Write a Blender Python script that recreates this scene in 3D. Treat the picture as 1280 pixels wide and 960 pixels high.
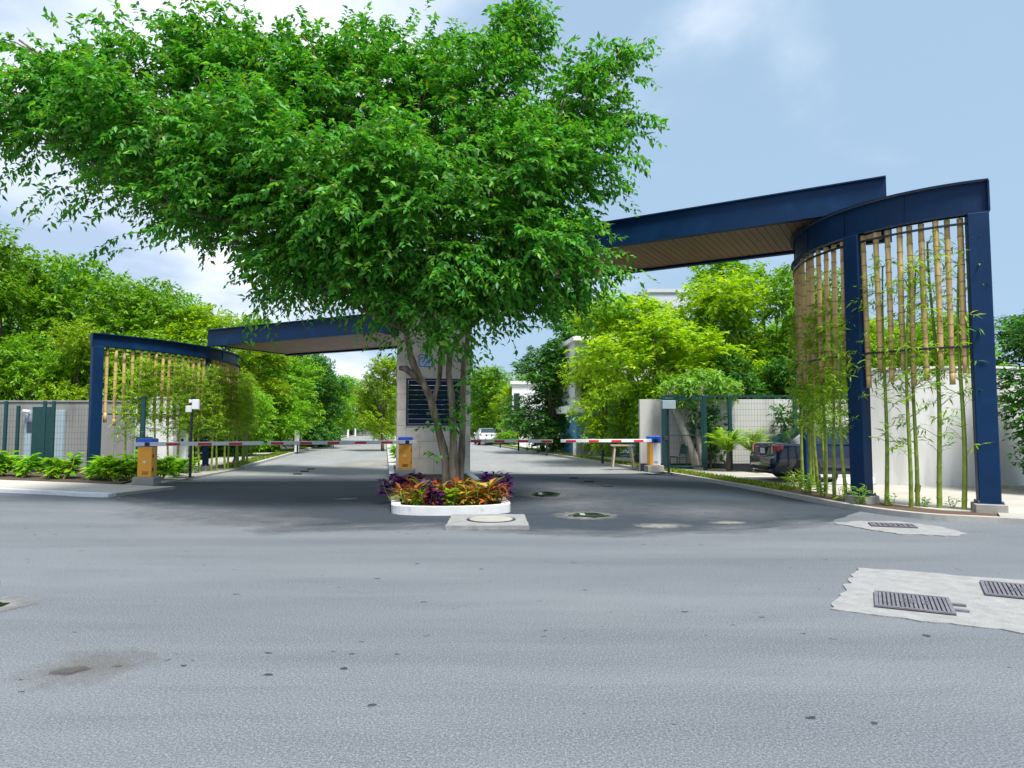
import bpy, bmesh, math, random
import numpy as np
from mathutils import Vector, Matrix, noise
R = math.radians
random.seed(11); rng = np.random.default_rng(11)
for o in list(bpy.data.objects): bpy.data.objects.remove(o)
S = bpy.context.scene
COL = S.collection

# ------------------------------------------------------------ camera
F, CX, CY, HOR, CH = 860.0, 640.0, 480.0, 534.0, 1.6
PITCH = math.atan((HOR - CY) / F)
cam = bpy.data.objects.new('camera', bpy.data.cameras.new('camera'))
COL.objects.link(cam); S.camera = cam
cam.location = (0, 0, CH); cam.rotation_euler = (R(90) + PITCH, 0, 0)
cam.data.sensor_width = 36; cam.data.lens = F / 1280 * 36; cam.data.clip_end = 3000; cam.data.clip_start = 0.05

# ------------------------------------------------------------ world, sun, exposure
SUN_AZ, SUN_EL = 150.0, 63.0            # clockwise from +Y (view direction): over the right shoulder
w = bpy.data.worlds.new('World'); S.world = w; w.use_nodes = True
nt = w.node_tree; nt.nodes.clear()
def wn(t, **k):
    n = nt.nodes.new(t)
    for a, b in k.items(): setattr(n, a, b)
    return n
out = wn('ShaderNodeOutputWorld'); bg = wn('ShaderNodeBackground'); bg.inputs[1].default_value = 0.061
sky = wn('ShaderNodeTexSky', sky_type='NISHITA', sun_disc=False)
sky.sun_elevation = R(SUN_EL); sky.sun_rotation = R(SUN_AZ); sky.altitude = 10; sky.air_density = 1.0; sky.dust_density = 1.2; sky.ozone_density = 1.6
tc = wn('ShaderNodeTexCoord'); sep = wn('ShaderNodeSeparateXYZ'); nt.links.new(tc.outputs['Generated'], sep.inputs[0])
zz = wn('ShaderNodeMath', operation='MAXIMUM'); nt.links.new(sep.outputs[2], zz.inputs[0]); zz.inputs[1].default_value = 0.0
za = wn('ShaderNodeMath', operation='ADD'); nt.links.new(zz.outputs[0], za.inputs[0]); za.inputs[1].default_value = 0.22
dv = wn('ShaderNodeVectorMath', operation='DIVIDE'); nt.links.new(tc.outputs['Generated'], dv.inputs[0])
cz = wn('ShaderNodeCombineXYZ')
for i in range(3): nt.links.new(za.outputs[0], cz.inputs[i])
nt.links.new(cz.outputs[0], dv.inputs[1])
n1 = wn('ShaderNodeTexNoise'); n1.inputs['Scale'].default_value = 1.35; n1.inputs['Detail'].default_value = 9; n1.inputs['Roughness'].default_value = 0.5; n1.inputs['Distortion'].default_value = 0.25
off = wn('ShaderNodeVectorMath', operation='ADD'); off.inputs[1].default_value = (5.15, 1.2, 0); nt.links.new(dv.outputs[0], off.inputs[0]); nt.links.new(off.outputs[0], n1.inputs['Vector'])
n2 = wn('ShaderNodeTexNoise'); n2.inputs['Scale'].default_value = 0.32; n2.inputs['Detail'].default_value = 3
off2 = wn('ShaderNodeVectorMath', operation='ADD'); off2.inputs[1].default_value = (5.0, 2.0, 0); nt.links.new(dv.outputs[0], off2.inputs[0]); nt.links.new(off2.outputs[0], n2.inputs['Vector'])
# cloud bank thicker towards -X (the west of the place), thinner and hazier towards +X
gx = wn('ShaderNodeMath', operation='MULTIPLY_ADD'); nt.links.new(sep.outputs[0], gx.inputs[0]); gx.inputs[1].default_value = -0.62; gx.inputs[2].default_value = -0.05
s1 = wn('ShaderNodeMath', operation='ADD'); nt.links.new(n1.outputs[0], s1.inputs[0]); nt.links.new(gx.outputs[0], s1.inputs[1])
cov = wn('ShaderNodeMapRange'); cov.interpolation_type = 'SMOOTHSTEP'
nt.links.new(s1.outputs[0], cov.inputs[0]); cov.inputs[1].default_value = 0.30; cov.inputs[2].default_value = 0.62; cov.inputs[3].default_value = 0.0; cov.inputs[4].default_value = 0.9
cr = wn('ShaderNodeValToRGB'); nt.links.new(n1.outputs[0], cr.inputs[0])
cr.color_ramp.elements[0].position = 0.40; cr.color_ramp.elements[0].color = (3.3, 4.2, 5.6, 1)
cr.color_ramp.elements[1].position = 0.62; cr.color_ramp.elements[1].color = (7.4, 7.8, 8.4, 1)
hz = wn('ShaderNodeMixRGB'); hz.inputs[0].default_value = 0.85; nt.links.new(sky.outputs[0], hz.inputs[1]); hz.inputs[2].default_value = (2.8, 4.0, 5.3, 1)
mx = wn('ShaderNodeMixRGB'); nt.links.new(cov.outputs[0], mx.inputs[0]); nt.links.new(hz.outputs[0], mx.inputs[1]); nt.links.new(cr.outputs[0], mx.inputs[2])
nt.links.new(mx.outputs[0], bg.inputs[0]); nt.links.new(bg.outputs[0], out.inputs[0])

sl = bpy.data.lights.new('sun', 'SUN'); sun = bpy.data.objects.new('sun', sl); COL.objects.link(sun)
sl.energy = 2.6; sl.angle = R(16); sl.color = (1.0, 0.965, 0.91)
az, el = R(SUN_AZ), R(SUN_EL)
to_sun = Vector((math.sin(az) * math.cos(el), math.cos(az) * math.cos(el), math.sin(el)))
sun.rotation_euler = to_sun.to_track_quat('Z', 'Y').to_euler(); sun.location = (20, -20, 40)
S.view_settings.view_transform = 'Standard'; S.view_settings.look = 'None'
S.view_settings.exposure = 1.42; S.view_settings.gamma = 1.0; S.view_settings.use_curve_mapping = False
S.render.engine = 'CYCLES'

# ------------------------------------------------------------ pixel helpers (pixels of the 1280x960 photograph)
CP, SP = math.cos(PITCH), math.sin(PITCH)
def ray(px, py):
    x, u = (px - CX) / F, -(py - CY) / F
    return Vector((x, CP - u * SP, SP + u * CP))
def P(px, py, d):
    r = ray(px, py); return Vector((0, 0, CH)) + r * (d / r.y)
def G(px, py, z=0.0):
    r = ray(px, py); t = (z - CH) / r.z
    return Vector((r.x * t, r.y * t, z))
RD = Vector((-0.183, 0.983, 0)); RB = Vector((0.983, 0.183, 0))     # along and across the entry road

# ------------------------------------------------------------ materials
MATS = {}
def pmat(name, col, rough=0.6, metal=0.0, var=0.0, vscale=6.0, bump=0.0, bscale=60.0, col2=None, spec=0.5, stretch=None, coat=0.0, wear=None):
    if name in MATS: return MATS[name]
    m = bpy.data.materials.new(name); m.use_nodes = True; MATS[name] = m
    t = m.node_tree; b = t.nodes['Principled BSDF']
    b.inputs['Base Color'].default_value = (*col, 1); b.inputs['Roughness'].default_value = rough; b.inputs['Metallic'].default_value = metal
    b.inputs['Specular IOR Level'].default_value = spec
    if coat: b.inputs['Coat Weight'].default_value = coat; b.inputs['Coat Roughness'].default_value = 0.05
    c = t.nodes.new('ShaderNodeTexCoord'); vec = c.outputs['Object']
    if stretch:
        mp = t.nodes.new('ShaderNodeMapping'); mp.inputs['Scale'].default_value = stretch; t.links.new(vec, mp.inputs[0]); vec = mp.outputs[0]
    if var or col2:
        n = t.nodes.new('ShaderNodeTexNoise'); n.inputs['Scale'].default_value = vscale; n.inputs['Detail'].default_value = 7; n.inputs['Roughness'].default_value = 0.6
        t.links.new(vec, n.inputs['Vector'])
        r = t.nodes.new('ShaderNodeMapRange'); r.inputs[1].default_value = 0.3; r.inputs[2].default_value = 0.7; t.links.new(n.outputs[0], r.inputs[0])
        x = t.nodes.new('ShaderNodeMixRGB'); t.links.new(r.outputs[0], x.inputs[0])
        a = col; d = col2 if col2 else tuple(min(1, v * (1 + var)) for v in col)
        if not col2: a = tuple(v * (1 - var) for v in col)
        x.inputs[1].default_value = (*a, 1); x.inputs[2].default_value = (*d, 1)
        last = x.outputs[0]
        oi = t.nodes.new('ShaderNodeObjectInfo'); hv = t.nodes.new('ShaderNodeHueSaturation')
        mr = t.nodes.new('ShaderNodeMapRange'); mr.inputs[3].default_value = 0.9; mr.inputs[4].default_value = 1.1; t.links.new(oi.outputs['Random'], mr.inputs[0])
        t.links.new(mr.outputs[0], hv.inputs['Value']); t.links.new(last, hv.inputs['Color']); last = hv.outputs[0]
        if wear:
            wv = t.nodes.new('ShaderNodeTexNoise'); wv.inputs['Scale'].default_value = wear[1]; wv.inputs['Detail'].default_value = 8; t.links.new(vec, wv.inputs['Vector'])
            wr = t.nodes.new('ShaderNodeMapRange'); wr.inputs[1].default_value = wear[2]; wr.inputs[2].default_value = wear[2] + 0.12; wr.inputs[4].default_value = wear[3]; t.links.new(wv.outputs[0], wr.inputs[0])
            wx = t.nodes.new('ShaderNodeMixRGB'); t.links.new(wr.outputs[0], wx.inputs[0]); t.links.new(last, wx.inputs[1]); wx.inputs[2].default_value = (*wear[0], 1); last = wx.outputs[0]
        t.links.new(last, b.inputs['Base Color'])
        rr = t.nodes.new('ShaderNodeMapRange'); rr.inputs[3].default_value = max(0, rough - .08); rr.inputs[4].default_value = min(1, rough + .1); t.links.new(n.outputs[0], rr.inputs[0]); t.links.new(rr.outputs[0], b.inputs['Roughness'])
    if bump:
        n = t.nodes.new('ShaderNodeTexNoise'); n.inputs['Scale'].default_value = bscale; n.inputs['Detail'].default_value = 5; t.links.new(vec, n.inputs['Vector'])
        bp = t.nodes.new('ShaderNodeBump'); bp.inputs['Strength'].default_value = bump; bp.inputs['Distance'].default_value = 0.02
        t.links.new(n.outputs[0], bp.inputs['Height']); t.links.new(bp.outputs[0], b.inputs['Normal'])
    return m

def leafmat(name, cols, trans=0.35, rough=0.45, tcol=None):
    """leaf: colour varies from leaf to leaf and tree to tree; some light passes through"""
    m = bpy.data.materials.new(name); m.use_nodes = True; MATS[name] = m
    t = m.node_tree; b = t.nodes['Principled BSDF']; o = t.nodes['Material Output']
    g = t.nodes.new('ShaderNodeNewGeometry'); oi = t.nodes.new('ShaderNodeObjectInfo')
    r = t.nodes.new('ShaderNodeValToRGB'); t.links.new(g.outputs['Random Per Island'], r.inputs[0])
    e = r.color_ramp.elements
    while len(e) < len(cols): e.new(0.5)
    for i, c in enumerate(cols): e[i].position = i / (len(cols) - 1); e[i].color = (*c, 1)
    hv = t.nodes.new('ShaderNodeHueSaturation'); t.links.new(r.outputs[0], hv.inputs['Color'])
    mr = t.nodes.new('ShaderNodeMapRange'); mr.inputs[3].default_value = 0.8; mr.inputs[4].default_value = 1.2; t.links.new(oi.outputs['Random'], mr.inputs[0]); t.links.new(mr.outputs[0], hv.inputs['Value'])
    t.links.new(hv.outputs[0], b.inputs['Base Color']); b.inputs['Roughness'].default_value = rough; b.inputs['Specular IOR Level'].default_value = 0.35
    tr = t.nodes.new('ShaderNodeBsdfTranslucent'); mt = t.nodes.new('ShaderNodeMixRGB'); mt.blend_type = 'MULTIPLY'; mt.inputs[0].default_value = 1
    t.links.new(hv.outputs[0], mt.inputs[1]); mt.inputs[2].default_value = (*(tcol or (1.5, 1.4, 0.5)), 1); t.links.new(mt.outputs[0], tr.inputs[0])
    ms = t.nodes.new('ShaderNodeMixShader'); ms.inputs[0].default_value = trans
    t.links.new(b.outputs[0], ms.inputs[1]); t.links.new(tr.outputs[0], ms.inputs[2]); t.links.new(ms.outputs[0], o.inputs[0])
    return m

def asphalt(name, col, lightcol, spot=0.5, streak=(0.25, 1.6, 1), gloss=0.75):
    m = bpy.data.materials.new(name); m.use_nodes = True; MATS[name] = m
    t = m.node_tree; b = t.nodes['Principled BSDF']; L = t.links.new
    c = t.nodes.new('ShaderNodeTexCoord'); mp = t.nodes.new('ShaderNodeMapping'); mp.inputs['Rotation'].default_value = (0, 0, R(14)); mp.inputs['Scale'].default_value = streak; L(c.outputs['Object'], mp.inputs[0])
    def N(scale, det, vec, rough=0.6):
        n = t.nodes.new('ShaderNodeTexNoise'); n.inputs['Scale'].default_value = scale; n.inputs['Detail'].default_value = det; n.inputs['Roughness'].default_value = rough; L(vec, n.inputs['Vector']); return n.outputs[0]
    def MR(v, a, bb, lo=0, hi=1):
        n = t.nodes.new('ShaderNodeMapRange'); n.inputs[1].default_value = a; n.inputs[2].default_value = bb; n.inputs[3].default_value = lo; n.inputs[4].default_value = hi; L(v, n.inputs[0]); return n.outputs[0]
    def MIX(f, a, bb, mode='MIX'):
        n = t.nodes.new('ShaderNodeMixRGB'); n.blend_type = mode
        for i, v in enumerate((f, a, bb)):
            if isinstance(v, (int, float)): n.inputs[i].default_value = v
            elif isinstance(v, tuple): n.inputs[i].default_value = (*v, 1)
            else: L(v, n.inputs[i])
        return n.outputs[0]
    base = MIX(MR(N(0.55, 8, mp.outputs[0]), 0.32, 0.68), col, lightcol)                 # worn and dusty lanes
    base = MIX(MR(N(2.6, 7, mp.outputs[0], 0.7), 0.52, 0.75, 0, 0.5), base, tuple(v * 0.72 for v in col))
    blot = MR(N(0.23, 5, c.outputs['Object']), 0.55, 0.7, 0, 0.45); base = MIX(blot, base, (lightcol[0] * 1.08, lightcol[1] * 1.02, lightcol[2] * 0.92))
    fine = N(62, 3, c.outputs['Object'], 0.9); base = MIX(MR(fine, 0.46, 0.64, 0.0, 0.75), base, tuple(min(1, v * 1.75) for v in lightcol))
    fine2 = N(85, 2, c.outputs['Object'], 0.9); base = MIX(MR(fine2, 0.50, 0.64, 0.0, 0.8), base, tuple(v * 0.45 for v in col))
    # small dark oil or gum spots, gathered in tyre lanes
    v = t.nodes.new('ShaderNodeTexVoronoi'); v.inputs['Scale'].default_value = 6.5; vm = t.nodes.new('ShaderNodeMapping'); vm.inputs['Scale'].default_value = (1.0, 1.25, 1); L(c.outputs['Object'], vm.inputs[0])
    wn3 = t.nodes.new('ShaderNodeTexNoise'); wn3.inputs['Scale'].default_value = 22; wn3.inputs['Detail'].default_value = 3; L(c.outputs['Object'], wn3.inputs['Vector'])
    wv3 = t.nodes.new('ShaderNodeVectorMath'); wv3.operation = 'MULTIPLY_ADD'; L(wn3.outputs['Color'], wv3.inputs[0]); wv3.inputs[1].default_value = (.07, .07, 0); L(vm.outputs[0], wv3.inputs[2]); L(wv3.outputs[0], v.inputs['Vector'])
    vs = t.nodes.new('ShaderNodeSeparateColor'); L(v.outputs['Color'], vs.inputs[0])
    th = MR(vs.outputs[0], 0.5, 1.0, -0.11, 0.23); sub = t.nodes.new('ShaderNodeMath'); sub.operation = 'SUBTRACT'; L(th, sub.inputs[0]); L(v.outputs['Distance'], sub.inputs[1])
    lane = MR(N(0.9, 2, mp.outputs[0]), 0.47, 0.53)
    sp = MR(sub.outputs[0], 0.0, 0.015, 0, spot); mul = t.nodes.new('ShaderNodeMath'); mul.operation = 'MULTIPLY'; L(sp, mul.inputs[0]); L(lane, mul.inputs[1])
    base = MIX(mul.outputs[0], base, tuple(x * 0.3 for x in col))
    L(base, b.inputs['Base Color']); b.inputs['Roughness'].default_value = gloss; b.inputs['Specular IOR Level'].default_value = 0.3
    bp = t.nodes.new('ShaderNodeBump'); bp.inputs['Strength'].default_value = 0.3; bp.inputs['Distance'].default_value = 0.008; L(fine, bp.inputs['Height']); L(bp.outputs[0], b.inputs['Normal'])
    return m

def stainmat(name, col, edge=0.55, amt=0.8, nscale=5.0):
    """dirt or cement film whose ragged edge fades out over the road below"""
    m = bpy.data.materials.new(name); m.use_nodes = True; MATS[name] = m
    t = m.node_tree; b = t.nodes['Principled BSDF']; o = t.nodes['Material Output']; L = t.links.new
    c = t.nodes.new('ShaderNodeTexCoord'); g = t.nodes.new('ShaderNodeVectorMath'); g.operation = 'MULTIPLY_ADD'; L(c.outputs['Generated'], g.inputs[0]); g.inputs[1].default_value = (2, 2, 0); g.inputs[2].default_value = (-1, -1, 0)
    ln = t.nodes.new('ShaderNodeVectorMath'); ln.operation = 'LENGTH'; L(g.outputs[0], ln.inputs[0])
    n = t.nodes.new('ShaderNodeTexNoise'); n.inputs['Scale'].default_value = nscale; n.inputs['Detail'].default_value = 8; n.inputs['Roughness'].default_value = .7; L(c.outputs['Object'], n.inputs['Vector'])
    a = t.nodes.new('ShaderNodeMath'); a.operation = 'MULTIPLY_ADD'; L(n.outputs[0], a.inputs[0]); a.inputs[1].default_value = 1.5; L(ln.outputs[1], a.inputs[2])
    r = t.nodes.new('ShaderNodeMapRange'); r.inputs[1].default_value = 1.6; r.inputs[2].default_value = 1.6 - edge; r.inputs[3].default_value = 0; r.inputs[4].default_value = amt; L(a.outputs[0], r.inputs[0])
    x = t.nodes.new('ShaderNodeMixRGB'); L(n.outputs[0], x.inputs[0]); x.inputs[1].default_value = (*[v * .7 for v in col], 1); x.inputs[2].default_value = (*[v * 1.25 for v in col], 1); L(x.outputs[0], b.inputs['Base Color']); b.inputs['Roughness'].default_value = .9
    tr = t.nodes.new('ShaderNodeBsdfTransparent'); ms = t.nodes.new('ShaderNodeMixShader'); L(r.outputs[0], ms.inputs[0]); L(tr.outputs[0], ms.inputs[1]); L(b.outputs[0], ms.inputs[2]); L(ms.outputs[0], o.inputs[0])
    return m
stainmat('cement_film', (0.24, 0.235, 0.22)); stainmat('apron_film', (0.30, 0.28, 0.24), .8, .9, 1.2); stainmat('dust_film', (0.15, 0.135, 0.115), .6, .38, 4); stainmat('old_dust', (0.125, 0.137, 0.152), .9, .8, 2.2); stainmat('dark_smear', (0.05, 0.058, 0.068), 1.2, .25, 1.3); stainmat('pothole_dark', (0.07, 0.065, 0.06), .5, .9, 9)
asphalt('old_asphalt', (0.086, 0.098, 0.113), (0.160, 0.172, 0.188), 0.95)
asphalt('new_asphalt', (0.017, 0.025, 0.036), (0.042, 0.054, 0.070), 0.3)
asphalt('far_asphalt', (0.165, 0.172, 0.175), (0.25, 0.255, 0.25), 0.4, (1.6, 0.25, 1))
pmat('concrete', (0.32, 0.304, 0.276), 0.85, var=0.16, vscale=3.5, bump=0.4, bscale=70, wear=((0.3, 0.28, 0.25), 1.3, 0.56, 0.6))
pmat('patch_concrete', (0.248, 0.248, 0.245), 0.9, var=0.18, vscale=6, bump=0.6, bscale=50, wear=((0.25, 0.26, 0.28), 3.0, 0.58, 0.7))
pmat('pavement', (0.3995, 0.374, 0.3272), 0.85, var=0.12, vscale=1.3, bump=0.3, bscale=80, wear=((0.36, 0.33, 0.28), 0.6, 0.56, 0.5))
pmat('white_kerb', (0.6624, 0.6716, 0.6716), 0.7, var=0.07, vscale=4, bump=0.3, bscale=60, wear=((0.4, 0.39, 0.37), 5, 0.62, 0.7))
pmat('kerb_concrete', (0.3995, 0.3867, 0.357), 0.85, var=0.12, vscale=4, bump=0.3, bscale=60)
pmat('soil', (0.075, 0.05, 0.035), 0.95, var=0.4, vscale=14, bump=1.0, bscale=40)
pmat('mulch', (0.10, 0.055, 0.035), 0.95, var=0.5, vscale=22, bump=1.0, bscale=45)
pmat('ground', (0.10, 0.10, 0.05), 0.95, var=0.3, vscale=0.6, bump=0.6, bscale=20)
pmat('steel', (0.00078, 0.0234, 0.07644), 0.5, spec=0.22, var=0.16, vscale=2.2, bump=0.05, bscale=14, wear=((0.003, 0.045, 0.125), 1.7, 0.58, 0.5))
pmat('black_steel', (0.012, 0.016, 0.026), 0.4, var=0.2, vscale=5)
pmat('soffit_wood', (0.20, 0.095, 0.060), 0.5, var=0.22, vscale=5, stretch=(1, 0.1, 1), bump=0.15, bscale=30)
pmat('dry_bamboo', (0.55, 0.36, 0.14), 0.5, var=0.25, vscale=7, stretch=(1, 1, 0.25), wear=((0.30, 0.19, 0.08), 6, 0.6, 0.5))
pmat('bamboo_node', (0.27, 0.17, 0.085), 0.6, var=0.2)
pmat('live_bamboo', (0.20, 0.27, 0.03), 0.4, var=0.3, vscale=3)
pmat('stone', (0.76, 0.69, 0.59), 0.75, var=0.13, vscale=2.4, bump=0.25, bscale=40, wear=((0.56, 0.50, 0.43), 3.1, 0.57, 0.55))
pmat('stone_joint', (0.25, 0.22, 0.19), 0.9, var=0.1)
pmat('grey_render', (0.2295, 0.2295, 0.221), 0.85, var=0.12, vscale=1.1, stretch=(1, 1, .18), bump=0.2, bscale=30, wear=((0.13, 0.13, 0.12), 1.8, 0.54, 0.55))
pmat('white_wall', (0.7426, 0.7426, 0.7426), 0.8, var=0.06, vscale=1.6, stretch=(1, 1, .14), bump=0.12, bscale=30, wear=((0.42, 0.42, 0.41), 2.2, 0.55, 0.45))
pmat('cream_wall', (0.528, 0.52, 0.496), 0.8, var=0.06, vscale=0.7, stretch=(1, 1, .14), bump=0.12, bscale=30, wear=((0.36, 0.35, 0.33), 1.8, 0.55, 0.45))
pmat('blue_wall', (0.12, 0.34, 0.52), 0.8, var=0.06, vscale=0.8)
pmat('dark_base', (0.02, 0.022, 0.03), 0.7, var=0.2)
pmat('fence_green', (0.004, 0.042, 0.044), 0.42, var=0.15)
pmat('orange_paint', (0.95, 0.40, 0.025), 0.4, var=0.07, vscale=4, wear=((0.4, 0.2, 0.06), 7, 0.64, 0.5))
pmat('white_paint', (0.78, 0.79, 0.80), 0.4, var=0.04)
pmat('red_paint', (0.68, 0.02, 0.03), 0.4, var=0.12)
pmat('blue_paint', (0.012, 0.10, 0.62), 0.35, var=0.08)
pmat('grey_plastic', (0.28, 0.36, 0.40), 0.5, var=0.05)
pmat('chrome', (0.6, 0.6, 0.6), 0.2, metal=1.0)
pmat('cast_iron', (0.17, 0.165, 0.19), 0.6, metal=0.3, var=0.25, vscale=20, bump=0.3)
pmat('wet_iron', (0.02, 0.045, 0.035), 0.15, var=0.3, vscale=9)
pmat('puddle_water', (0.018, 0.025, 0.018), 0.04, spec=0.6)
pmat('car_paint', (0.002, 0.008, 0.045), 0.22, coat=.9, var=0.05)
pmat('car_glass', (0.012, 0.03, 0.035), 0.05, spec=0.7)
pmat('rubber', (0.015, 0.015, 0.016), 0.8, var=0.1)
pmat('tail_red', (0.40, 0.012, 0.018), 0.15, coat=1.0)
pmat('tail_clear', (0.75, 0.55, 0.5), 0.15, coat=1.0)
pmat('bark', (0.075, 0.053, 0.036), 0.9, col2=(0.34, 0.265, 0.195), vscale=9, stretch=(1, 1, 0.2), bump=1.0, bscale=16)
pmat('dark_bark', (0.10, 0.08, 0.06), 0.95, var=0.3, vscale=6, stretch=(1, 1, 0.3), bump=0.8, bscale=25)
pmat('pale_bark', (0.40, 0.36, 0.33), 0.9, var=0.3, vscale=4, stretch=(1, 1, 0.4), bump=0.8, bscale=20)
pmat('pale_wood', (0.45, 0.36, 0.27), 0.7, var=0.2)
pmat('louvre', (0.010, 0.028, 0.075), 0.35, var=0.1)
pmat('garage_navy', (0.02, 0.025, 0.10), 0.4, var=0.1)
pmat('emblem_pale', (0.55, 0.68, 0.85), 0.4, var=0.05)
pmat('window_glass', (0.03, 0.05, 0.07), 0.08, spec=0.7)
pmat('far_building', (0.54, 0.567, 0.594), 0.8, var=0.05)
leafmat('leaf_hero', [(0.02839, 0.1327, 0.024), (0.04462, 0.2249, 0.024), (0.07098, 0.2998, 0.027), (0.04462, 0.2249, 0.024), (0.07098, 0.2998, 0.027), (0.1724, 0.4282, 0.033), (0.02839, 0.1327, 0.024), (0.1872, 0.3, 0.0375)], 0.38)
leafmat('leaf_mid', [(0.06125, 0.2007, 0.01134), (0.1392, 0.3426, 0.01296), (0.2645, 0.4725, 0.0162)], 0.38)
leafmat('leaf_yellow', [(0.1158, 0.2735, 0.00864), (0.2317, 0.405, 0.01008), (0.3861, 0.5265, 0.0144)], 0.4)
leafmat('leaf_dark', [(0.02688, 0.1181, 0.01848), (0.05376, 0.21, 0.0264), (0.1075, 0.2888, 0.033)], 0.3)
leafmat('leaf_lime', [(0.0924, 0.2484, 0.0275), (0.1716, 0.3588, 0.044), (0.264, 0.4554, 0.088)], 0.42)
leafmat('leaf_bamboo', [(0.1078, 0.2925, 0.012), (0.2156, 0.4095, 0.015), (0.3881, 0.507, 0.03)], 0.42)
leafmat('leaf_shrub', [(0.08736, 0.2958, 0.012), (0.1997, 0.455, 0.016), (0.3994, 0.6, 0.025)], 0.4)
leafmat('croton_orange', [(0.09, 0.015, 0.012), (0.45, 0.0675, 0.016), (0.558, 0.18, 0.016), (0.09, 0.09, 0.016), (0.54, 0.27, 0.032)], 0.25, tcol=(1, 0.8, 0.5))
leafmat('croton_yellow', [(0.064, 0.104, 0.016), (0.32, 0.288, 0.032), (0.48, 0.336, 0.04), (0.36, 0.08, 0.024)], 0.25, tcol=(1, 0.9, 0.5))
leafmat('croton_red', [(0.056, 0.007, 0.016), (0.272, 0.028, 0.024), (0.384, 0.098, 0.04), (0.048, 0.056, 0.016)], 0.25, tcol=(1, 0.6, 0.5))
leafmat('leaf_purple', [(0.05, 0.008, 0.09), (0.11, 0.012, 0.17), (0.16, 0.03, 0.20)], 0.25, tcol=(1, 0.5, 1))
leafmat('grass', [(0.06, 0.15, 0.01), (0.156, 0.25, 0.015), (0.288, 0.3375, 0.03)], 0.35)
M = MATS

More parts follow.
